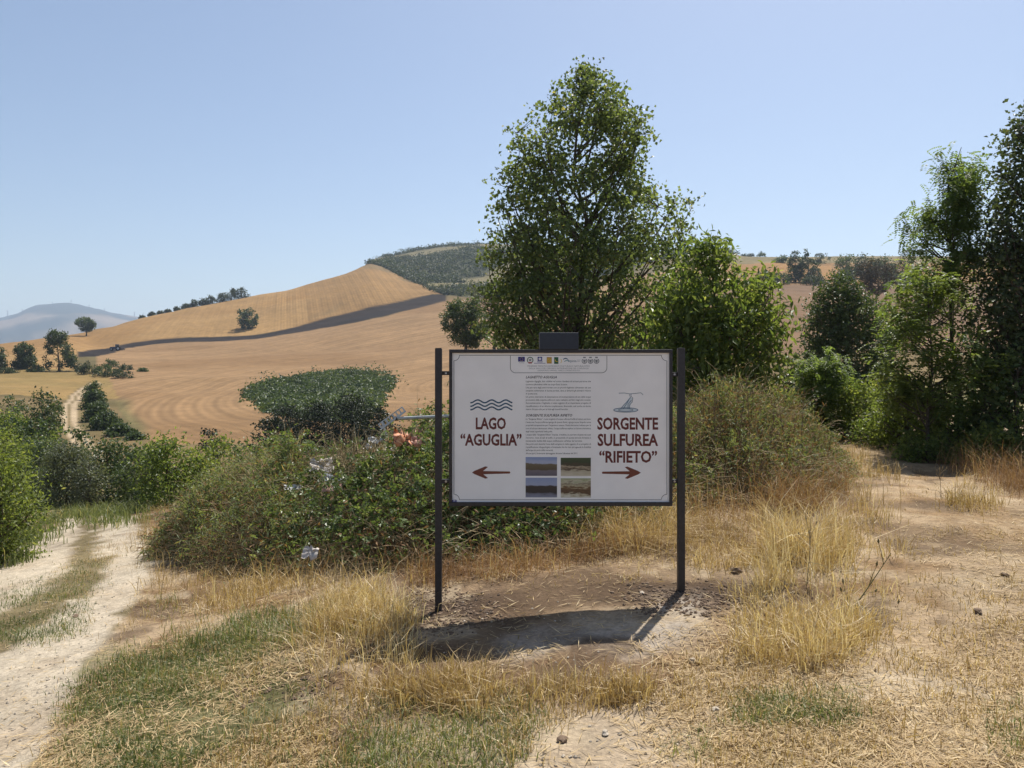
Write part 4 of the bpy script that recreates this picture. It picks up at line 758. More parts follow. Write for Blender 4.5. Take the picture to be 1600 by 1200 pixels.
# ------------------------------------------------------------------ thickets on the bank
FR = np.array([(225, 840), (300, 888), (400, 900), (500, 894), (600, 893), (700, 886), (800, 880), (900, 862), (1000, 832), (1040, 812), (1080, 800), (1150, 792), (1200, 790), (1260, 790), (1300, 770), (1335, 745)], float)
FY = np.array([ground_at(a, b, Yb=30.)[0][1] for a, b in FR])
RG = np.array([(225, 9., 838), (260, 9.3, 806), (300, 9.6, 768), (350, 10, 738), (400, 10, 716), (450, 10, 704), (500, 10, 692), (550, 9.6, 676), (600, 9.1, 674), (650, 8.8, 668), (690, 8.6, 650), (750, 8.6, 635), (850, 8.6, 645), (950, 8.6, 645), (1060, 8.7, 618), (1100, 8.9, 607), (1150, 9.1, 611), (1200, 9.3, 620), (1250, 9.6, 641), (1290, 10, 682), (1335, 10.4, 722)], float)
def bank(px, t, seed=0):
    """point on the thicket's upper surface: ground point and height above it"""
    yf = np.interp(px, FR[:, 0], FY); yr = np.interp(px, RG[:, 0], RG[:, 1]); pr = np.interp(px, RG[:, 0], RG[:, 2])
    Y = yf + (yr - yf) * t; x = (px - 800) / F * Y; g = H(x, Y)
    xr = (px - 800) / F * yr; hr = np.maximum(EYE + (HOR - pr) / F * yr - H(xr, yr), .12)
    sh = np.where(t < 1, 1 - np.clip(1 - t, 0, 1) ** 2.3, 1 - .7 * np.clip((t - 1) / .5, 0, 1) ** 2)
    n = fbm(x * 1.9, Y * 1.9, 4, 71 + seed)
    return x, Y, g, hr * sh * (.1 + 1.4 * n)
def surf(px, py):
    """point of the thicket surface seen at a photo pixel"""
    t = np.linspace(0, 1.05, 200); x, Y, g, h = bank(np.full(200, float(px)), t); row = HOR + (EYE - g - h) / Y * F
    i = int(np.argmax(row <= py)) if (row <= py).any() else 199
    return np.array([x[i], Y[i], g[i] + h[i]])
JUNK = [(632, 690), (640, 676), (588, 680), (610, 686), (505, 730), (460, 764), (525, 748), (522, 770), (614, 672), (650, 668), (560, 712), (580, 705), (545, 725), (604, 696), (622, 668), (648, 692), (578, 700)]
JP = np.array([surf(*j) for j in JUNK])
def thicket(name, label, cat, px0, px1, n, mats, leaf, seed, canes=200, cane_mat=None, tri=True, dead=.15, per=7, cr=.09, cane_h=1.05):
    rg = np.random.default_rng(seed); nc = n // per
    px = rg.uniform(px0, px1, nc); t = rg.uniform(0.02, 1.35, nc) ** .9
    fade = np.minimum(smooth(px0 - 2, px0 + 28, px), smooth(px1 + 2, px1 - 28, px))
    x, Y, g, h = bank(px, t); dz = 1 - rg.exponential(.16, nc); z = g + np.maximum(h * (.35 + .65 * fade) * dz, .03)
    far_ = (((np.stack([x, Y, z], 1)[:, None] - JP[None] + np.array([0, .06, -.02])) ** 2).sum(-1) > .17 ** 2).all(1); x, Y, z, dz = x[far_], Y[far_], z[far_], dz[far_]; nc = len(x)
    loc = np.array([x.mean(), Y.mean(), float(H(x.mean(), Y.mean()))])
    o = thing(name, label, cat, tuple(loc))
    ce = np.repeat(np.stack([x, Y, z], 1), per, 0) + rg.normal(size=(nc * per, 3)) * cr
    ce[:, 2] = np.maximum(ce[:, 2], H(ce[:, 0], ce[:, 1]) + .02); m = len(ce)
    A, Nn = leaf_orient(rg, m, .7, .1); sz = rg.uniform(.55, 1.3, m); tn = np.clip(np.repeat(rg.uniform(-.2, .2, nc), per) + rg.beta(2, 2.4, m), 0, 1)
    low = np.repeat(1 - dz, per) + rg.uniform(-.3, .3, m)
    isd = (rg.uniform(0, 1, m) < dead) | (low > .3)
    for sel, mt, pn in ((~isd, mats[0], 'leaves'), (isd, mats[1], 'dead_leaves')):
        if tri and pn == 'leaves': lv, lf, ix = trifoliate(ce[sel] - loc, A[sel], Nn[sel], leaf[0] * sz[sel], leaf[1] * sz[sel]); tv = tn[sel][ix]
        else: lv, lf = kites(ce[sel] - loc, A[sel], Nn[sel], leaf[0] * sz[sel] * 1.3, leaf[1] * sz[sel] * .6); tv = tn[sel].repeat(4)
        tag(link(pn, mesh_data(pn, lv, lf, {'tint': tv}), mt, o), kind='stuff')
    px = rg.uniform(px0 + 5, px1 - 5, canes); t = rg.uniform(0.0, 1.2, canes); x, Y, g, h = bank(px, t)
    p0 = np.stack([x, Y, g - .03], 1); an = rg.uniform(0, 2 * np.pi, canes); ln = rg.uniform(.15, .7, canes) * np.maximum(h, .3)
    p2 = p0 + np.stack([np.cos(an) * ln, np.sin(an) * ln, h * rg.uniform(.6, cane_h, canes)], 1)
    p1 = p0 + np.stack([np.cos(an) * ln * .2, np.sin(an) * ln * .2, h * rg.uniform(.8, 1.25, canes)], 1)
    cv, cf = tubes(bezier(p0, p1, p2, 7) - loc, np.linspace(.0045, .0016, 7)[None] * rg.uniform(.6, 1.2, (canes, 1)), 3)
    tag(link('canes', mesh_data('canes', cv, cf, smooth_sh=True), cane_mat or M_TWIG, o), kind='stuff')
    nd = 900                                                # dead stems tangled over the front face
    px = rg.uniform(px0 + 5, px1 - 5, nd); t = rg.uniform(.0, .55, nd); x, Y, g, h = bank(px, t); q0 = np.stack([x, Y - .03, g + h * rg.uniform(.1, 1.0, nd)], 1); an = rg.uniform(0, 2 * np.pi, nd); ll = rg.uniform(.15, .55, nd)
    dd = np.stack([np.cos(an) * ll, np.sin(an) * ll * .3 - .06, rg.normal(size=nd) * .16 - .05], 1); md = q0 + dd * .5 + np.stack([np.zeros(nd), np.full(nd, -.05), rg.uniform(0, .14, nd)], 1)
    BZ = bezier(q0, md, q0 + dd, 6); BZ[..., 2] = np.maximum(BZ[..., 2], H(BZ[..., 0], BZ[..., 1]) + .01)
    sv, sf = tubes(BZ - loc, np.linspace(.0032, .0014, 6)[None] * rg.uniform(.6, 1.3, (nd, 1)), 3); tag(link('dead_stems', mesh_data('dead_stems', sv, sf), M_DEAD, o), kind='stuff')
    ns = 150 if tri else 320                                # leafy shoots that arch out of the mass
    px = rg.uniform(px0 + 10, px1 - 10, ns); t = rg.uniform(.1, 1.25, ns); x, Y, g, h = bank(px, t); q0 = np.stack([x, Y, g + h * .8], 1); an = rg.uniform(0, 2 * np.pi, ns); ln = rg.uniform(.08, .34, ns) if tri else rg.uniform(.02, .12, ns); up_ = rg.uniform(.12, .36, ns) * (1 if tri else .95)
    dd = np.stack([np.cos(an) * ln, np.sin(an) * ln, up_], 1); BZ = bezier(q0, q0 + dd * [.3, .3, .9], q0 + dd * [1, 1, .75 if tri else 1.], 9)
    sv, sf = tubes(BZ - loc, np.linspace(.003, .0012, 9)[None] * np.ones((ns, 1)), 3); tag(link('shoots', mesh_data('shoots', sv, sf), M_TWIG, o), kind='stuff')
    C2 = np.repeat(BZ[:, 2:].reshape(-1, 3), 2, 0); C2 = C2 + rg.normal(size=C2.shape) * .012; A2, N2 = leaf_orient(rg, len(C2), .6, .2); s2 = rg.uniform(.6, 1.2, len(C2))
    if tri: lv, lf, ix = trifoliate(C2 - loc, A2, N2, leaf[0] * s2, leaf[1] * s2); tv = rg.beta(2.4, 2, len(C2))[ix]
    else: lv, lf = kites(C2 - loc, A2, N2, leaf[0] * s2, leaf[1] * s2); tv = rg.beta(2.4, 2, len(C2)).repeat(4)
    tag(link('shoot_leaves', mesh_data('shoot_leaves', lv, lf, {'tint': tv}), mats[0], o), kind='stuff')
    if not tri:                                             # grass stems that break the outline
        ng = 2600; px = rg.uniform(px0 + 6, px1 - 6, ng); t = rg.uniform(.05, 1.2, ng); x, Y, g, h = bank(px, t)
        lnv = np.clip(rg.normal(size=(ng, 2)) * .33, -.9, .9); v, f = blades(np.stack([x, Y, g + h * .55], 1) - loc, (h * .45 + .05) * rg.uniform(.7, 1.45, ng), .0045 * rg.uniform(.6, 1.4, ng), lnv, rg.uniform(.1, .8, (ng, 1)), rg.uniform(0, np.pi, ng))
        tag(link('grass_stems', mesh_data('grass_stems', v, f, {'tint': rg.beta(2, 2, ng).repeat(5)}), M_STRAW, o), kind='stuff')
    return o
thicket('weed_thicket', 'olive tangle of weeds and grass on the bank beside the dirt track', 'weeds', 246, 480, 26000, (M_WEED, M_BROWN), (.055, .022), 501, 1100, M_DEAD, tri=False, dead=.14, cane_h=1.2)
thicket('bramble_thicket', 'dense green bramble thicket growing over the rubbish heap', 'brambles', 410, 705, 15000, (M_BRAMBLE, M_BROWN), (.042, .03), 502, 900, M_DEAD, dead=.22, cane_h=1.3)
thicket('bramble_thicket', 'dark bramble thicket directly behind the information board', 'brambles', 680, 1000, 14000, (M_BRAMBLE, M_BROWN), (.045, .034), 503, 700, M_DEAD, dead=.2, cane_h=1.25)
thicket('weed_thicket', 'grey green and brown weed thicket between the board and the footpath', 'weeds', 960, 1325, 28000, (M_WEED, M_BROWN), (.05, .02), 504, 1500, M_DEAD, tri=False, dead=.28, cane_h=1.2)

# ------------------------------------------------------------------ grasses
def grass(name, label, areas, mat, seed, hgt, wid=.0042, lean=.35, tuft=0, tint=(0., 1.), kind='stuff', cat='grass', sinkmask=None, spread=.05):
    rg = np.random.default_rng(seed); Vs, Fs, Ts = [], [], []; off = 0
    for poly, n, *hh in areas:
        h0, h1 = hh[0] if hh else hgt; n = int(n * 1.5)
        if tuft:
            c = scatter(poly, max(1, n // tuft), seed=seed + len(Vs)); P = np.repeat(c, tuft, 0); od = rg.normal(size=(len(P), 2)); P[:, :2] += od * spread
            P[:, 2] = H(P[:, 0], P[:, 1]); ct = np.repeat(rg.uniform(-.25, .25, len(c)), tuft); ch = np.repeat(rg.uniform(.55, 1.1, len(c)), tuft)
            cl = np.repeat(rg.normal(size=(len(c), 2)) * .18, tuft, 0) + od * .22
        else: P = scatter(poly, n, seed=seed + len(Vs)); ct = fbm(P[:, 0] * 3, P[:, 1] * 3, 3, seed) - .5; ch = .6 + .8 * fbm(P[:, 0] * 2.2, P[:, 1] * 2.2, 3, seed + 3); cl = 0
        kp = rg.uniform(0, 1, len(P)) < smooth(.36, .62, fbm(P[:, 0] * 1.9 + seed, P[:, 1] * 1.9, 3, seed + 9)) * .9 + .1
        P = P[kp]; ct = ct[kp]; ch = ch[kp]; cl = cl[kp] if tuft else 0
        m = len(P); ch = ch * rg.uniform(.5, 1.25, m); ln = np.clip(rg.normal(size=(m, 2)) * lean + cl, -.95, .95); nn = np.linalg.norm(ln, axis=1, keepdims=True); ln = ln / np.maximum(1, nn / .97)
        P[:, 2] -= .008
        v, f = blades(P, rg.uniform(h0, h1, m) * ch, wid * rg.uniform(.6, 1.4, m), ln, rg.uniform(.1, .8, (m, 1)), rg.uniform(0, np.pi, m))
        Vs.append(v); Fs.append(f + off); off += len(v); Ts.append(np.clip(tint[0] + (tint[1] - tint[0]) * rg.beta(2, 2, m) + ct, 0, 1).repeat(5))
    V_ = np.concatenate(Vs); o = link(name, mesh_data(name, V_, np.concatenate(Fs), {'tint': np.concatenate(Ts)}), mat)
    if kind: tag(o, label, cat, None, kind)
    else: tag(o, label, cat)
    return o
# low dry litter over all the trodden ground
allg = [(-60, 1240), (-60, 900), (240, 850), (300, 930), (640, 900), (900, 860), (1060, 840), (1300, 790), (1400, 700), (1660, 780), (1660, 1240)]
rgs = np.random.default_rng(3)
def litter(n, seed):
    P = scatter(allg, n, seed=seed); px = 800 + F * P[:, 0] / P[:, 1]; py = HOR + (EYE - P[:, 2]) / P[:, 1] * F
    rR = (px > np.interp(py, [820, 900, 987, 1097, 1200], [178, 143, 50, -120, -260])) & (px < np.interp(py, [820, 900, 987, 1097, 1200], [230, 224, 174, 98, 50]))
    rL = (px < np.interp(py, [825, 870, 930, 1000], [142, 108, 42, -80])); clear = np.hypot((P[:, 0] - .25) / 1.15, (P[:, 1] - 4.9) / .75) < 1
    bare = fbm(P[:, 0] * 1.1, P[:, 1] * 1.1, 4, 33)
    k = rgs.uniform(0, 1, len(P)) < np.where(rR | rL, .1, np.where(clear, .16, smooth(.42, .62, bare) * .95 + .05)); return P[k]
P = litter(46000, 5); m = len(P); an = rgs.uniform(0, 2 * np.pi, m); el = rgs.uniform(.0, .35, m) ** 1.5; L = rgs.uniform(.03, .13, m)
A = np.stack([np.cos(an), np.sin(an), el], 1); C0 = P + np.stack([np.zeros(m)] * 2 + [.008 + el * L * .5], 1)
v, f = kites(C0, A, np.array([0, 0, 1.]) + rgs.normal(size=(m, 3)) * .3, L, rgs.uniform(.003, .006, m), .1)
tag(link('straw_litter', mesh_data('straw_litter', v, f, {'tint': np.clip(rgs.beta(2, 2, m), 0, 1).repeat(4)}), M_STRAW), 'dry straw strewn over the trodden ground', 'straw', kind='stuff')
grass('dry_grass', 'short dry grass growing on the trodden ground', [([(40, 1230), (240, 900), (480, 930), (640, 930), (600, 1060), (900, 1110), (760, 1230)], 11000, (.04, .12)), ([(1060, 1240), (1180, 1040), (1390, 900), (1400, 740), (1560, 760), (1660, 900), (1660, 1240)], 11000, (.03, .1)), ([(1040, 1000), (1200, 900), (1200, 1080), (1000, 1140)], 2500, (.03, .1)), ([(20, 1000), (150, 850), (170, 830), (190, 850), (90, 1000)], 1500, (.05, .14)), ([(1060, 850), (1180, 820), (1220, 900), (1090, 900)], 2500, (.06, .2)), ([(900, 880), (1050, 850), (1060, 905), (800, 920)], 1500, (.03, .1))], M_STRAW, 601, (.05, .12), lean=.45, tuft=9, wid=.004)
grass('dry_grass', 'tall dry grass along the foot of the thickets', [([(232, 850), (330, 905), (480, 905), (640, 890), (640, 940), (480, 960), (330, 960), (240, 930)], 4200, (.1, .36)), ([(1140, 760), (1300, 740), (1390, 760), (1390, 880), (1200, 880)], 3600, (.1, .36)), ([(560, 1075), (700, 1066), (860, 1085), (1030, 1060), (1040, 1082), (880, 1110), (620, 1100)], 6500, (.07, .2)), ([(1300, 700), (1380, 700), (1390, 760), (1310, 760)], 1600, (.1, .3)), ([(1490, 760), (1545, 770), (1540, 800), (1470, 800)], 900, (.12, .3)), ([(225, 800), (262, 790), (262, 870), (228, 860)], 1200, (.15, .35))], M_STRAW, 602, (.2, .4), lean=.32, tuft=24, wid=.0045, spread=.06)
grass('dry_grass', 'brown dead stalks at the foot of the brambles', [([(240, 850), (400, 905), (640, 885), (640, 860), (400, 870), (260, 810)], 8000, (.2, .5)), ([(1480, 700), (1600, 735), (1680, 760), (1680, 800), (1580, 770), (1480, 735)], 3000, (.25, .6)), ([(640, 896), (800, 882), (1050, 826), (1050, 850), (800, 898), (640, 912)], 5000, (.08, .3)), ([(1090, 790), (1290, 770), (1320, 740), (1320, 760), (1290, 800), (1090, 815)], 4000, (.2, .55))], M_BROWN, 603, (.2, .5), lean=.65, wid=.004, tint=(.2, 1.))
grass('dry_grass_clump', 'large pale dry grass clump beside the right post', [([(1168, 930), (1300, 900), (1380, 920), (1370, 1000), (1290, 1040), (1165, 1038)], 5000, (.07, .28)), ([(1200, 850), (1310, 830), (1320, 920), (1200, 930)], 2600, (.25, .6))], M_STRAW, 604, (.2, .5), lean=.3, tuft=26, spread=.05, kind=None, tint=(.25, 1.15))
grass('dry_grass_clump', 'pale dry grass clump beside the left post and its shadow', [([(470, 960), (560, 930), (650, 960), (640, 1000), (620, 1050), (480, 1062)], 6500, (.1, .32))], M_STRAW, 605, (.2, .4), lean=.3, tuft=26, spread=.045, kind=None, tint=(.25, 1.15))
grass('hay_heap', 'heap of cut pale hay below the right corner of the board', [([(900, 830), (960, 800), (1060, 795), (1060, 830), (1000, 855), (920, 858)], 6000, (.2, .5))], M_STRAW, 606, (.2, .4), lean=.75, tuft=30, spread=.12, kind=None, tint=(.1, .9), cat='hay')
grass('hay_heap', 'darker flattened hay behind the right post', [([(1060, 850), (1075, 812), (1150, 805), (1160, 845), (1100, 862)], 3000, (.1, .3))], M_STRAW, 607, (.15, .3), lean=.75, tuft=30, spread=.1, kind=None, tint=(-.2, .6), cat='hay')
grass('green_grass', 'short green grass beside and between the wheel tracks', [([(70, 1240), (110, 1080), (200, 1010), (330, 990), (470, 1020), (520, 1110), (440, 1240)], 24000), ([(-20, 930), (80, 905), (150, 850), (170, 860), (120, 990), (50, 1010), (-20, 1000)], 5000), ([(1150, 1085), (1350, 1085), (1365, 1130), (1150, 1135)], 3000), ([(520, 1100), (760, 1075), (860, 1110), (780, 1240), (480, 1240)], 5000), ([(240, 940), (420, 950), (640, 960), (560, 1010), (260, 1010)], 3500, (.05, .14)), ([(1020, 1150), (1100, 1140), (1120, 1180), (1040, 1190)], 600), ([(1540, 1100), (1660, 1090), (1660, 1180), (1560, 1190)], 1200)], M_GRASS, 608, (.025, .075), lean=.5, wid=.0042)
grass('valley_grass', 'rough green grass beyond the end of the dirt track', [([(70, 812), (110, 784), (230, 784), (236, 808), (160, 818)], 3500, (.15, .4)), ([(-60, 870), (40, 830), (70, 800), (110, 815), (20, 880)], 2500, (.1, .3))], M_GRASS, 609, (.1, .3), lean=.35, wid=.012)
# single stalks
def stalk(label, pts, Y, r, seed, nb=0, mat=None, name='weed_stalk'):
    rg = np.random.default_rng(seed); P = np.array([((a - 800) / F * Y, Y + .02 * i, EYE + (HOR - b) / F * Y) for i, (a, b) in enumerate(pts)])
    P[0, 2] = float(H(P[0, 0], P[0, 1])) - .02; loc = P[0].copy()
    o = thing(name, label, 'weed', tuple(loc)); k = np.linspace(0, 1, 10); src = np.linspace(0, 1, len(P))
    PP = np.stack([np.interp(k, src, P[:, j]) for j in range(3)], 1); PP[1:-1] = (PP[:-2] + 2 * PP[1:-1] + PP[2:]) / 4
    MB().tube(PP - loc, np.linspace(r, r * .35, 10), 5).build('stem', mat or M_DEAD, o, True)
    for _ in range(nb):
        mb = MB(); i = rg.integers(3, 9); d = unit(rg.normal(size=3) + [0, 0, 1.4]) * rg.uniform(.06, .2); q = PP[i] - loc
        mb.tube([q, q + d * .5 + [0, 0, .01], q + d], [r * .5, r * .4, r * .25], 4)
        hd = q + d; mb.tube([hd, hd + d * .06 + [0, 0, .006], hd + d * .12 + [0, 0, .016]], [r * .3, r * 1.3, r * .4], 5)
        mb.build('side_shoot', mat or M_DEAD, o)
M_OLIVE = mat_noise('olive_stem', (.1, .09, .035), (.2, .17, .07), 20, .8, .1)
stalk('curved olive stem leaning out of the dry grass toward the footpath', [(1308, 992), (1330, 960), (1362, 920), (1400, 868)], 4.6, .006, 1, 6, M_OLIVE)
stalk('low olive stem lying along the dry grass toward the footpath', [(1310, 990), (1350, 992), (1400, 985), (1432, 1000)], 4.55, .004, 2, 4, M_OLIVE)
stalk('tall dark dry stalk standing in the pale grass clump', [(1256, 970), (1262, 920), (1270, 860), (1272, 812)], 5.0, .004, 3, 9)
stalk('short dark dry stalk at the front of the pale grass clump', [(1218, 1036), (1219, 1000), (1223, 950)], 4.25, .004, 4, 10)
stalk('dry stalk with seed heads beside the weeds and footpath', [(1470, 802), (1472, 770), (1471, 735)], 8.3, .005, 5, 9)
stalk('thin green stem standing in front of the board shadow', [(823, 1054), (806, 1030), (792, 1004)], 4.0, .0025, 6, 2, M_OLIVE)
stalk('long arching dead cane out of the brambles beside the left post', [(530, 872), (534, 845), (556, 822), (592, 800)], 6.6, .007, 7, 2)
for i, (px_, Yv) in enumerate([(1085, 8.0), (1118, 8.2), (1150, 8.4), (1176, 8.3), (1204, 8.5), (1232, 8.6), (1100, 8.6), (1165, 8.8), (1215, 8.9), (1250, 8.9)]):
    b_ = 640 - (i % 4) * 12 - 10
    stalk('brown teasel stalk standing above the weed thicket', [(px_, 720), (px_ + (i * 7 % 5 - 2) * 3, 680), (px_ + (i * 7 % 5 - 2) * 9, b_ - 10)], Yv, .006, 20 + i, 5, M_TWIG, 'teasel_stalk')
for o in list(COL.objects):
    if o.name.startswith('teasel_stalk'): o['group'] = 'teasel stalks in the weed thicket'

# ------------------------------------------------------------------ stones, clods, rubbish
M_STONE = mat_noise('pale_stone', (.26, .22, .17), (.46, .4, .32), 30, .9, .3)
M_CLOD = mat_noise('dark_clod', (.09, .062, .042), (.2, .14, .095), 40, 1., .6)
import bmesh
def rock_mesh(seed, sub=1):
    rg = np.random.default_rng(seed); bm = bmesh.new(); bmesh.ops.create_icosphere(bm, subdivisions=sub, radius=1)
    V_ = np.array([v.co[:] for v in bm.verts]); F_ = np.array([[v.index for v in q.verts] for q in bm.faces]); bm.free()
    return V_ * (1 + rg.uniform(-.3, .25, (len(V_), 1))) * rg.uniform(.7, 1.15, 3) * [1, 1, .7], F_
def rocks(P, R, seed):
    rg = np.random.default_rng(seed); base = [rock_mesh(seed + i) for i in range(6)]; Vs, Fs, off = [], [], 0
    for i in range(len(P)):
        v, f = base[i % 6]; a = rg.uniform(0, 6.28); c, s = math.cos(a), math.sin(a)
        v = v @ np.array([[c, s, 0], [-s, c, 0], [0, 0, 1]]) * R[i] + P[i] + [0, 0, R[i] * .1]; Vs.append(v); Fs.append(f + off); off += len(v)
    return np.concatenate(Vs), np.concatenate(Fs)
def clods(name, label, poly, n, r0, r1, mat, seed, pile=None):
    rg = np.random.default_rng(seed); P = scatter(poly, n, seed=seed); R = r0 + (r1 - r0) * rg.uniform(0, 1, len(P)) ** 3
    v, f = rocks(P, R, seed); o = link(name, mesh_data(name, v, f), mat); tag(o, label, 'soil', None, 'stuff')
clods('soil_clods', 'dark crumbly soil dug out round the left post', [(625, 960), (650, 925), (700, 920), (760, 930), (780, 970), (700, 985), (640, 985)], 1500, .002, .02, M_CLOD, 701)
clods('soil_clods', 'dark crumbly soil dug out round the right post', [(970, 930), (1010, 915), (1050, 922), (1085, 915), (1160, 930), (1150, 965), (1090, 955), (1000, 955)], 1400, .002, .02, M_CLOD, 702)
clods('soil_clods', 'dark clods on the bare patch in the grass', [(360, 1060), (470, 1040), (530, 1070), (500, 1095), (370, 1100)], 200, .005, .02, M_CLOD, 703)
clods('soil_clods', 'crumbly earth bank under the brambles', [(690, 870), (720, 850), (860, 845), (900, 865), (800, 890), (700, 895)], 500, .006, .03, M_CLOD, 704)
clods('gravel', 'pale gravel on the wheel tracks', [(-40, 1240), (0, 950), (110, 860), (230, 825), (225, 900), (130, 1040), (60, 1240)], 700, .003, .013, M_STONE, 705)
clods('gravel', 'pale gravel on the trodden earth', [(620, 960), (1160, 930), (1300, 1100), (1660, 1050), (1660, 1240), (760, 1240), (1000, 1110), (640, 1020)], 900, .003, .012, M_STONE, 706)
sl = [(1003, 928, .022, 'whitish stone lying beside the soil round the right post'), (1117, 1112, .02, 'pale stone lying on the bare earth near the green patch'), (1082, 1034, .022, 'greyish stone on the cement dust'), (879, 1158, .026, 'dark lump lying on the pale bare patch'), (118, 965, .026, 'dark stone lying on the pale wheel track'), (757, 1036, .018, 'dark pebble at the edge of the board shadow'), (945, 1148, .02, 'pale stone on the bare patch in front of the grass band'), (1150, 895, .04, 'dark clod in the straw behind the right post'), (1528, 958, .035, 'dark clod on the straw of the footpath'), (1570, 900, .03, 'dark clod on the footpath beside the brambles')]
for i, (a, b, r_, lb) in enumerate(sl):
    p = ground_at(a, b, Yb=30.)[0]; v, f = rock_mesh(800 + i, 2); o = link('stone', mesh_data('stone', v * r_, f, smooth_sh=False), M_CLOD if 'dark' in lb else M_STONE); o.location = p + [0, 0, r_ * .3]; tag(o, lb, 'stone')
def W(px, py, Y): return np.array([(px - 800) / F * Y, Y, EYE + (HOR - py) / F * Y])
M_PIPE = mat_noise('grey_pipe', (.3, .31, .3), (.46, .47, .45), 14, .45, .05, .3, .5)
M_PLW = mat_noise('white_plastic', (.42, .43, .42), (.62, .62, .6), 10, .6, .1, 0, .5); M_PLO = mat_noise('orange_plastic', (.44, .14, .06), (.6, .36, .22), 14, .5, .1); M_PLB = mat_noise('blue_grey_sheet', (.05, .065, .08), (.13, .15, .17), 9, .5, .2); M_CARD = mat_noise('weathered_board', (.38, .34, .3), (.55, .5, .45), 18, .9, .3); M_PINK = mat_noise('faded_red_scrap', (.35, .18, .13), (.5, .32, .25), 14, .7, .1)
pa, pb = W(618, 654, 8.5), W(712, 650, 8.3); o = thing('metal_pipe', 'grey metal pipe sticking out of the brambles behind the left post', 'pipe', tuple(pa))
MB().tube([(0, 0, 0), *( [(pb - pa) * t for t in (.3, .6, 1.)] )], [.02] * 4, 10, cap=False).build('tube', M_PIPE, o, True)
d_ = unit(pb - pa); MB().tube([-d_ * .006, d_ * .03], [.026, .026], 10).build('collar', M_STEEL, o, True)
# perforated strip: two rails joined by webs that leave oval holes
qa, qb = W(595, 669, 8.45), W(633, 641, 8.5); o = thing('perforated_strip', 'white perforated plastic strip leaning on the rubbish heap', 'rubbish', tuple(qa))
ax = qb - qa; Ls = np.linalg.norm(ax); ax = ax / Ls; nrm = unit(np.cross(ax, [0, -1., .25])); fw = np.cross(ax, nrm)
def slab(mb, s0, s1, t0, t1, th_=.012):
    c = [ax * s + nrm * t + fw * h for s in (s0, s1) for t in (t0, t1) for h in (-th_ / 2, th_ / 2)]
    mb.add(c, [(0, 1, 3, 2), (4, 6, 7, 5), (0, 4, 5, 1), (2, 3, 7, 6), (0, 2, 6, 4), (1, 5, 7, 3)])
sgn_ = 1 if nrm[2] > 0 else -1
for t0, t1 in ((.0, .02), (-.055, -.046)):
    mb = MB(); slab(mb, 0, Ls, t0, t1); mb.build('rail', M_PLW, o)
for k in range(8): mb = MB(); s_ = k * (Ls - .016) / 7; slab(mb, s_, s_ + .016, -.046, 0, .009); mb.build('web', M_PLW, o)
mb = MB(); mb.tube([ax * .05 - nrm * .05, ax * .05 - nrm * .05 + [.06, -.02, -.17]], [.012, .012], 6); mb.build('broken_arm', M_PLW, o)
def scrap(label, px, py, Y, w_, h_, mat, seed, tilt=.6, name='plastic_scrap', crum=.35):
    rg = np.random.default_rng(seed); n = 9; a, b = np.meshgrid(np.linspace(-.5, .5, n), np.linspace(-.5, .5, n)); k = fbm(a * 4 + seed, b * 4, 3, seed) - .5
    edge = 1 + .35 * (fbm(np.arctan2(b, a) * 2 + seed, a * 0, 2, seed + 1) - .5); X = a * w_ * edge + (fbm(a * 5, b * 5 + seed, 2, seed + 2) - .5) * w_ * .2; Yd = b * h_ * math.cos(tilt) + k * crum * h_; Z = b * h_ * math.sin(tilt) * edge + (fbm(a * 6 + 9, b * 6 + seed, 2, seed) - .5) * crum * h_
    v = np.stack([X, Yd, Z], -1).reshape(-1, 3); i = np.arange(n * n).reshape(n, n); q = np.stack([i[:-1, :-1], i[:-1, 1:], i[1:, 1:], i[1:, :-1]], -1).reshape(-1, 4)
    v = np.concatenate([v, v + [0, .004, -.002]]); q = np.concatenate([q, q[:, ::-1] + n * n])
    o = link(name, mesh_data(name, v, q, smooth_sh=True), mat); sp0 = surf(px, py) if Y > 7 else W(px, py, Y); o.location = sp0 + np.array([0, -.07, .02]); o.rotation_euler = (0, 0, rg.uniform(-.5, .5)); return tag(o, label, 'rubbish')
scrap('crumpled orange plastic net on the rubbish heap below the pipe', 630, 686, 7.7, .15, .12, M_PLO, 21, .7, crum=1.4)
scrap('pale pinkish plastic film beside the orange net', 652, 678, 7.85, .12, .1, M_PINK, 2, 1.0, crum=.8)
scrap('white torn plastic sheet below the perforated strip', 588, 678, 7.8, .2, .09, M_PLW, 3, .7, crum=.9)
scrap('light plastic bag between the white sheet and the orange net', 610, 684, 7.7, .13, .1, M_PLW, 13, .7, crum=.9)
scrap('whitish crumpled sack in the brambles above the weeds', 505, 730, 8.2, .26, .16, M_CARD, 4, .8, crum=.6)
scrap('bright white plastic scrap low in the brambles', 460, 764, 7.9, .17, .07, M_PLW, 5, .6, crum=.6)
scrap('dark blue grey sheet lying in the brambles', 525, 748, 7.75, .24, .14, M_PLB, 6, .5)
scrap('faded reddish scrap in the bramble leaves', 522, 768, 7.55, .18, .09, M_PINK, 7, .6)
scrap('weathered pale board end poking out under the brambles', 488, 864, 6.22, .13, .1, M_CARD, 8, .9, 'board_scrap', .5)
scrap('greyish torn sack on the heap next to the orange net', 604, 696, 7.7, .16, .11, M_CARD, 31, .7, crum=.9)
scrap('pale twisted film hanging below the perforated strip', 622, 668, 7.9, .12, .13, M_CARD, 32, 1.1, crum=.9)
scrap('pale reddish rag on the heap beside the left post', 648, 692, 7.6, .14, .1, M_PINK, 33, .8, crum=.9)
scrap('whitish wrapper half under the dry twigs', 578, 700, 7.8, .14, .08, M_PLW, 34, .5, crum=.9)
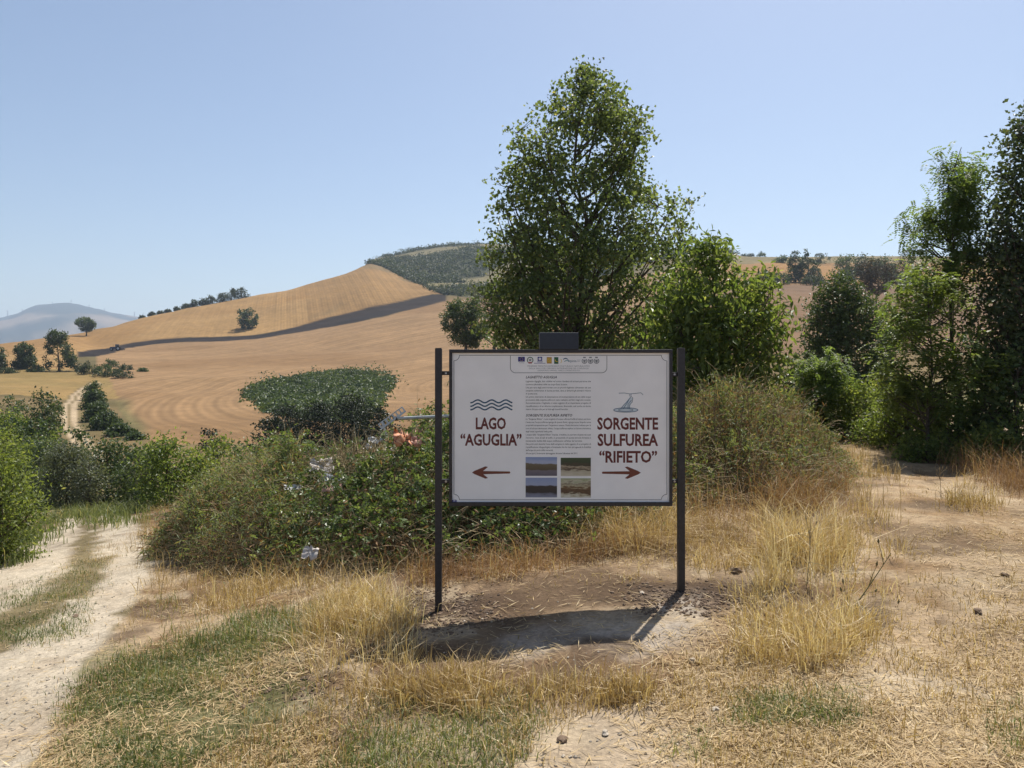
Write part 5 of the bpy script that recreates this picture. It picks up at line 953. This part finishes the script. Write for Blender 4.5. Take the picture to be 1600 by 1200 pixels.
# dead brush on the heap
o = thing('dead_brush', 'pile of dry grey brown twigs on top of the rubbish heap', 'brush', tuple(surf(568, 722)))
nb = 420; p0 = rgs.normal(size=(nb, 3)) * [.22, .14, .05]; d = unit(rgs.normal(size=(nb, 3)) + [.3, -.2, .55]) * rgs.uniform(.12, .42, (nb, 1)); v, f = tubes(bezier(p0, p0 + d * .5 + rgs.normal(size=(nb, 3)) * .04, p0 + d, 5), np.linspace(.004, .0015, 5)[None] * np.ones((nb, 1)), 3)
link('twigs', mesh_data('twigs', v, f), M_DEAD, o); MB().tube([(-.05, -.25, -.12), (.2, -.25, .06)], [.014, .012], 7).build('stick', M_PINK, o)

# ------------------------------------------------------------------ tractor, wind turbines and house far away
M_TRB = mat_noise('tractor_blue', (.02, .05, .12), (.03, .07, .16), 5, .4, 0); M_TYRE = mat_noise('tyre', (.015, .015, .015), (.03, .03, .03), 9, .8, .1); M_GLS = mat_noise('cab_glass', (.03, .05, .07), (.06, .08, .1), 4, .1, 0, 0, .6)
tg = ground_at(181, 548, Ya=200., Yb=500.)[0]; o = thing('tractor', 'small blue tractor working at the end of the ploughed strip', 'tractor', tuple(tg), rz=math.radians(200))
MB().box(.2, 2.2, -.45, .45, .8, 1.55, .1).build('hood', M_TRB, o); cabo = MB().box(-1.25, .15, -.75, .75, .9, 2.45, .08).build('cab', M_GLS, o); MB().box(-1.35, .25, -.8, .8, 2.46, 2.62, .05).build('cab_roof', M_TRB, cabo)
for wxx, wyy, wr, ww in ((-.9, .95, .9, .45), (-.9, -.95, .9, .45), (1.6, .85, .62, .35), (1.6, -.85, .62, .35)):
    wh = MB().tube([(wxx, wyy - ww / 2, wr), (wxx, wyy + ww / 2, wr)], [wr, wr], 18).build('wheel', M_TYRE, o); MB().tube([(wxx, wyy - ww / 2 - .03, wr), (wxx, wyy + ww / 2 + .03, wr)], [wr * .5] * 2, 12).build('rim', M_PLW, wh)
MB().tube([(.9, .2, 1.5), (.9, .2, 2.5)], [.05, .05], 6).build('exhaust', M_STEEL, o)
pl = MB().box(-3.2, -1.5, -.06, .06, .7, .85).build('plough', M_STEEL, o)
for k in range(4): MB().box(-3.2 + k * .5, -2.9 + k * .5, -.5 + .25 * k, -.3 + .25 * k, .05, .69).build('share', M_STEEL, pl)
M_TURB = mat_noise('turbine_white', (.2, .2, .21), (.25, .25, .26), .01, .5, 0)
for i, (px_, hpx) in enumerate([(12, 11), (35, 6), (57, 6), (82, 8), (111, 9), (139, 5), (163, 5), (210, 10), (223, 8)]):
    Yt = 4950.; x = (px_ - 800) / F * Yt; g = float(H(np.array([x]), np.array([Yt]))[0]); hh = hpx / F * Yt * .72
    o = thing('wind_turbine', 'slender white wind turbine on the blue mountain ridge', 'wind turbine', (x, Yt, g), 'wind turbines along the mountain ridge', rz=.3 * i)
    MB().tube([(0, 0, -3), (0, 0, hh)], [2.4, 1.6], 8).build('tower', M_TURB, o); hb = MB().box(-1.2, 1.2, -3., 2.5, hh - 1, hh + 1.2, .3).build('nacelle', M_TURB, o)
    for k in range(3):
        a = .5 + i + k * 2.0944; q = np.array([math.sin(a), 0, math.cos(a)]) * hh * .42; MB().tube([(0, -3.2, hh), (q[0] * .3, -3.3, hh + q[2] * .3), (q[0], -3.2, hh + q[2])], [.6, .8, .15], 5).build('blade', M_TURB, hb)
hx = (91 - 800) / F * 4960; hz = float(H(np.array([hx]), np.array([4960.]))[0]); o = thing('hilltop_building', 'tiny building on the summit of the blue mountain', 'building', (hx, 4960, hz))
MB().box(-12, 12, -7, 7, -6, 8).build('wall', M_CARD, o); MB().add([(-13, -8, 8.05), (13, -8, 8.05), (13, 8, 8.05), (-13, 8, 8.05), (-13, 0, 13), (13, 0, 13)], [(0, 1, 5, 4), (2, 3, 4, 5), (0, 4, 3, 3), (1, 2, 5, 5)]).build('roof', M_PINK, o)
for k in range(3): MB().box(-9 + k * 7, -6 + k * 7, -7.1, -6.9, 1, 4).build('window', M_GLS, o)

# ------------------------------------------------------------------ the hazy air
m, t, out = nodes('hazy_air'); pv = N(t, 'ShaderNodeVolumePrincipled'); pv.inputs['Color'].default_value = (.66, .8, 1., 1); pv.inputs['Density'].default_value = 1.5e-4; pv.inputs['Anisotropy'].default_value = .2
t.links.new(pv.outputs[0], out.inputs['Volume'])
zlo = float(gz.min()) - 1.5; zhi = float(gz.max()) + 60
hz_o = MB().box(-11300, 11300, -11300, 11300, zlo, zhi).build('haze', m); tag(hz_o, 'thin bluish summer haze filling the valley air', 'haze', None, 'stuff')
